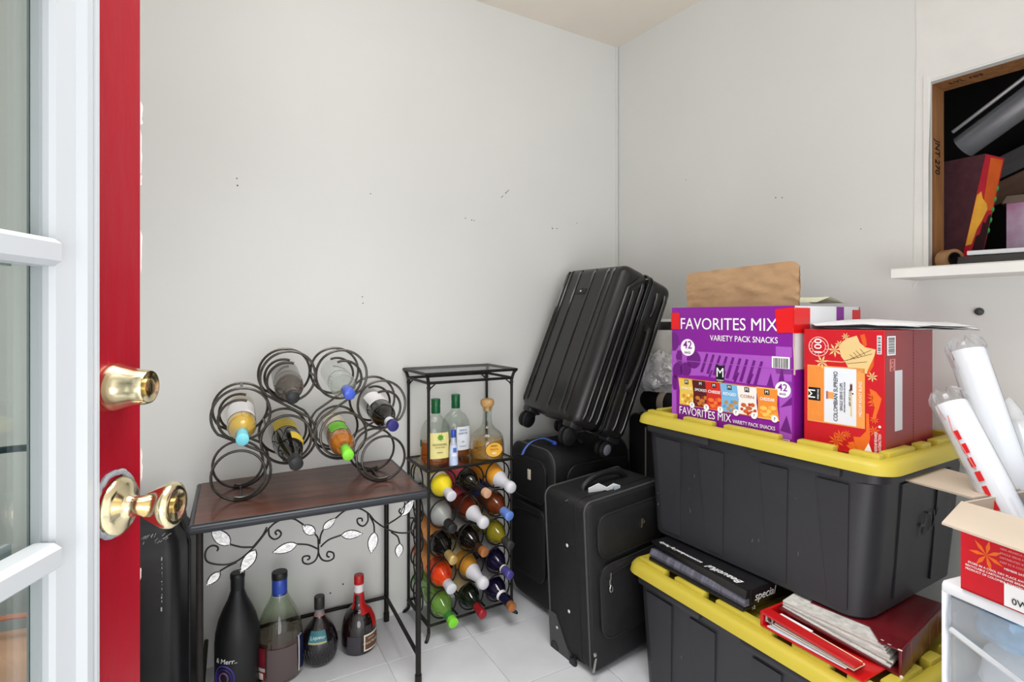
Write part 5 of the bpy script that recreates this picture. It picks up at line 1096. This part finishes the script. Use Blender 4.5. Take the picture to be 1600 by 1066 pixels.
def sleeve(label, p, q, r, red=True):
    p, q = V(p), V(q); d = (q-p).normalized(); L_ = (q-p).length; x = V((0, 0, 1)).cross(d).normalized(); y = d.cross(x)
    o = thing('cup_sleeve', label, 'cups', p, MX(((x.x, y.x, d.x), (x.y, y.y, d.y), (x.z, y.z, d.z))).to_euler().to_quaternion().to_euler()[:] and tuple(MX(((x.x, y.x, d.x), (x.y, y.y, d.y), (x.z, y.z, d.z))).to_euler()), 'cup sleeves in the opened carton')
    b = B(); b.lathe([(0, 0), (r*.9, 0), (r, .004), (r, L_-.006), (r*.97, L_), (0, L_)], 28); ob('cups', b, M('foam_white', (242, 243, 246), .5), o)
    fl_ = G('clear_wrap', (248, 250, 252), .08, .06, (240, 244, 248), edge=.6); b = B(); rg = []
    for z, k in ((.02, 1.05), (L_*.5, 1.06), (L_*.9, 1.08), (L_+.008, 1.1), (L_+.020, 1.0), (L_+.026, .8)):
        rg.append([(r*k*(1+.05*sin(5*a*2*pi/30+z*60))*cos(2*pi*a/30)+(.006*cos(a) if z > L_ else 0), r*k*(1+.05*cos(7*a*2*pi/30))*sin(2*pi*a/30), z+(.006*sin(a*1.9) if z > L_ else 0)) for a in range(30)])
    b.loft(rg, caps=False); ob('wrapper', b, fl_, o, ang=20)
    return o, L_, r
o, L_, r_ = sleeve('front cup sleeve in clear wrap with red lettering, leaning out of carton', (.9376, .957, .655), (.9026, 1.120, .948), .0285)
wd_ = o.rotation_euler.to_matrix().transposed() @ V((-.90, -.45, 0)); th = math.atan2(wd_.y, wd_.x)+pi/2; b = B()
for k in range(9):
    z = .045+.027*k; rr = r_*1.075
    b.box(-.0045, -.0004, z, .0035+.002*(k % 2), .0006, z+.018, MX.Rotation(th, 4, 'Z') @ MX.Translation((0, -rr, 0)))
ob('red_lettering', b, M('sleeve_red', (206, 34, 36), .4), o, smooth=False)
ca, sa = cos(th-pi/2), sin(th-pi/2)
b = B(); b.tube([(r_*1.06*ca, r_*1.06*sa, L_*.60), (r_*1.5*ca, r_*1.5*sa, L_*.82), (r_*1.1*ca, r_*1.1*sa, L_*.92)], .0010, 5); ob('wrap_seam', b, M('sleeve_seam', (206, 120, 116), .4), o)
o, L_, r_ = sleeve('taller cup sleeve in clear wrap, rising behind the front sleeve', (1.020, 1.055, .655), (1.004, 1.200, 1.052), .0315)
b = B(); b.tube([(-.034, -.012, L_*.5), (-.036, -.010, L_*.95)], .0012, 5); ob('wrap_seam', b, M('sleeve_seam', (206, 120, 116), .4), o)
bw = thing('bubble_wrap', 'bubble wrap bundle bulging out of the opened carton beside the sleeves', 'bubble wrap', (1.055, 1.02, .66), tuple(V((0, 0, 1)).rotation_difference(V((.035, .17, .27))).to_euler()))
crumple(bw, 'bundle', (.0, 0, .165), (.050, .045, .150), G('bubble_film', (244, 247, 250), .15, .7, (236, 240, 244), rough=.15), 12, sub=4, amp=.22)
bp = thing('blue_packet', 'blue packet lying in the opened carton under the bubble wrap', 'packet', (.985, .985, .725), (.1, .15, -.9))
b = B(); b.box(-.03, -.025, 0, .045, .03, .085, r=.008); ob('packet', b, M('packet_blue', (40, 110, 170), .35, var=.25, vs=14), bp)
b = B(); b.hexa([(-.035, -.028, .086), (.05, -.028, .086), (.05, .032, .086), (-.035, .032, .086), (-.015, -.01, .108), (.03, -.01, .108), (.03, .02, .108), (-.015, .02, .108)]); ob('pale_top', b, M('packet_pale', (176, 196, 222), .4), bp, smooth=False)

# ------------------------------------------------------------------ wall bumper under the ledge
wbp = thing('wall_bumper', 'small round dark rubber bumper on wall under the ledge', 'bumper', V((CX, CY, 0))+V((.5577, -.83, 0))*1.375+V((0, 0, 1.141)), (0, 0, AR))
b = B(); b.lathe([(0, 0), (.0095, 0), (.0105, .003), (.0095, .009), (.006, .012), (0, .0125)], 18, MX.Rotation(pi/2, 4, 'X')); ob('plug', b, M('bumper_rubber', (66, 66, 64), .6, var=.2, vs=200), wbp)

# ------------------------------------------------------------------ things stuffed into the wall opening
NF = V((CX, CY, 0)); ex, ey = V((.5577, -.83, 0)), V((.83, .5577, 0))
def nw(s, y, z): return NF+ex*s+ey*y+V((0, 0, z))
ngrp = 'things stored in the wall opening'
gb = thing('gift_box', 'maroon cardboard box with red and yellow printed edge, tilted in the opening', 'box', nw(1.27, .14, OZ0), (0, 0, AR))
def hexo(parent, name, mat, P): b = B(); b.hexa(P); return ob(name, b, mat, parent, smooth=False)
gbm = M('maroon_carton', (74, 40, 50), .55, var=.2, vs=50)
# local: x = s along wall, y = into the wall, z up; leaning towards +s
A0, A1 = (.020, -.02, .030), (.075, -.02, .345)
hexo(gb, 'carton', gbm, [(-.16, .05, .03), (.030, -.02, .03), (.060, .035, .03), (-.12, .12, .03), (-.11, .05, .350), (.085, -.02, .335), (.112, .035, .325), (-.07, .12, .345)])
fl_ = M('flame_print', (186, 52, 44), .35, var=1, vs=7, col2=(232, 170, 60), stretch=(1, 1, 2.2))
hexo(gb, 'printed_edge', M('print_crimson', (176, 40, 52), .35, var=.2, vs=12), [(.0305, -.0215, .032), (.060, .0335, .032), (.061, .036, .032), (.0305, -.020, .032), (.0855, -.0215, .333), (.1125, .0335, .324), (.113, .036, .324), (.0855, -.020, .333)])
def gq(a, t):
    p = V((.0305, -.0215, .032)).lerp(V((.060, .0335, .032)), a); q = V((.0855, -.0215, .333)).lerp(V((.1125, .0335, .324)), a); return p.lerp(q, t)
for nm, mt, poly, lift in (('orange_print', M('print_burnt', (206, 92, 40), .35, var=.15, vs=18), ((.30, .98), (.96, .98), (.98, .50), (.55, .48), (.42, .62)), .0006),
    ('yellow_print', M('print_amber', (232, 168, 60), .35, var=.15, vs=18), ((.02, .62), (.20, .66), (.34, .60), (.62, .55), (.72, .50), (.55, .38), (.40, .30), (.30, .16), (.02, .14)), .0010),
    ('dark_print', M('silhouette', (44, 14, 18), .5), ((.98, .46), (.85, .44), (.80, .36), (.66, .38), (.62, .26), (.46, .24), (.40, .10), (.32, .02), (.98, .02)), .0014), ('red_print', redbox, ((.02, .14), (.28, .10), (.36, .03), (.02, .01)), .0018)):
    b = B(); nn = V((.88, -.46, -.13)); b.loft([[gq(a, t)+nn*.0001 for a, t in poly], [gq(a, t)+nn*lift for a, t in poly]]); ob(nm, b, mt, gb, smooth=False)
b = B()
for k in range(5):
    zz = .10+.030*k; b.sphere((.076+.0051*k, .034, zz+.02), .009, sub=1, sq=(.6, .4, 1.1))
ob('green_artwork', b, M('green_print', (30, 140, 60), .3), gb)
pip = thing('metal_pipe', 'silvery round duct running diagonally through the dark opening', 'pipe', nw(1.235, .42, 1.735), (0, 0, AR))
b = B(); b.tube([(-.02, 0, -.03), (.60, -.10, .33)], .042, 24); ob('pipe', b, M('duct_metal', (176, 178, 184), .32, .55, var=.1, vs=6), pip)
b = B(); b.tube([(-.04, -.03, .02), (.58, -.13, .38)], .006, 8); ob('seam', b, M('duct_light', (220, 220, 222), .3, .6), pip)
for k, (yy, zz, lab) in enumerate(((.52, 1.62, 'dark grey board slanting behind the silvery duct'), (.50, 1.53, 'brown board slanting low behind the maroon box'))):
    t = thing('board', lab, 'board', nw(1.25, yy, zz), (0, -.38, AR)); b = B(); b.box(0, 0, -.035, .75, .02, .035, r=.002); ob('plank', b, M(('board_grey', 'board_brown')[k], ((84, 82, 82), (112, 86, 70))[k], .6, var=.2, vs=6, stretch=(1, 8, 8)), t)
pk = thing('patterned_box', 'box with pink and white swirls behind the maroon box', 'box', nw(1.375, .225, OZ0), (0, 0, AR+.2))
b = B(); b.box(0, 0, 0, .30, .18, .20); ob('carton', b, M('swirl_base', (150, 60, 112), .5, var=1, vs=7, col2=(196, 190, 210)), pk, smooth=False)
b = B(); b.hexa([(-.01, -.005, .20), (.31, -.005, .20), (.31, .19, .20), (-.01, .19, .20), (.0, .02, .225), (.3, .02, .225), (.3, .17, .225), (0, .17, .225)]); ob('lid', b, M('lid_taupe', (128, 112, 100), .6), pk, smooth=False)
tr = thing('black_tray', 'glossy black folder lying flat on the sill of the opening', 'folder', nw(1.335, .015, OZ0), (0, 0, AR))
b = B(); b.hexa([(0, -.05, .001), (.5, -.08, .001), (.5, .09, .001), (0, .09, .001), (.0, -.04, .03), (.5, -.07, .022), (.5, .09, .022), (0, .09, .03)]); ob('folder', b, M('gloss_black', (12, 12, 13), .15), tr, smooth=False)
wh = thing('white_board', 'thin white panel lying on the black folder in the opening', 'panel', nw(1.345, .02, OZ0+.0325), (0, .02, AR))
b = B(); b.box(.01, -.05, 0, .5, .06, .012, r=.002); ob('panel', b, M('panel_white', (226, 230, 236), .35), wh)
tp = thing('tape_roll', 'bronze brown packing tape roll standing in the lower left corner of opening', 'tape', nw(1.300, .024, OZ0), (0, 0, AR+1.0))
b = B(); b.lathe([(.020, -.018), (.0285, -.018), (.0285, .018), (.020, .018), (.020, -.018)], 30, MX.Translation((0, 0, .0287)) @ MX.Rotation(pi/2, 4, 'X')); ob('tape', b, M('tape_bronze', (176, 132, 92), .3, .3), tp)
b = B(); b.lathe([(.0172, -.0185), (.0195, -.0185), (.0195, .0185), (.0172, .0185), (.0172, -.0185)], 26, MX.Translation((0, 0, .0287)) @ MX.Rotation(pi/2, 4, 'X')); ob('core', b, M('tape_core', (40, 34, 32), .6), tp)
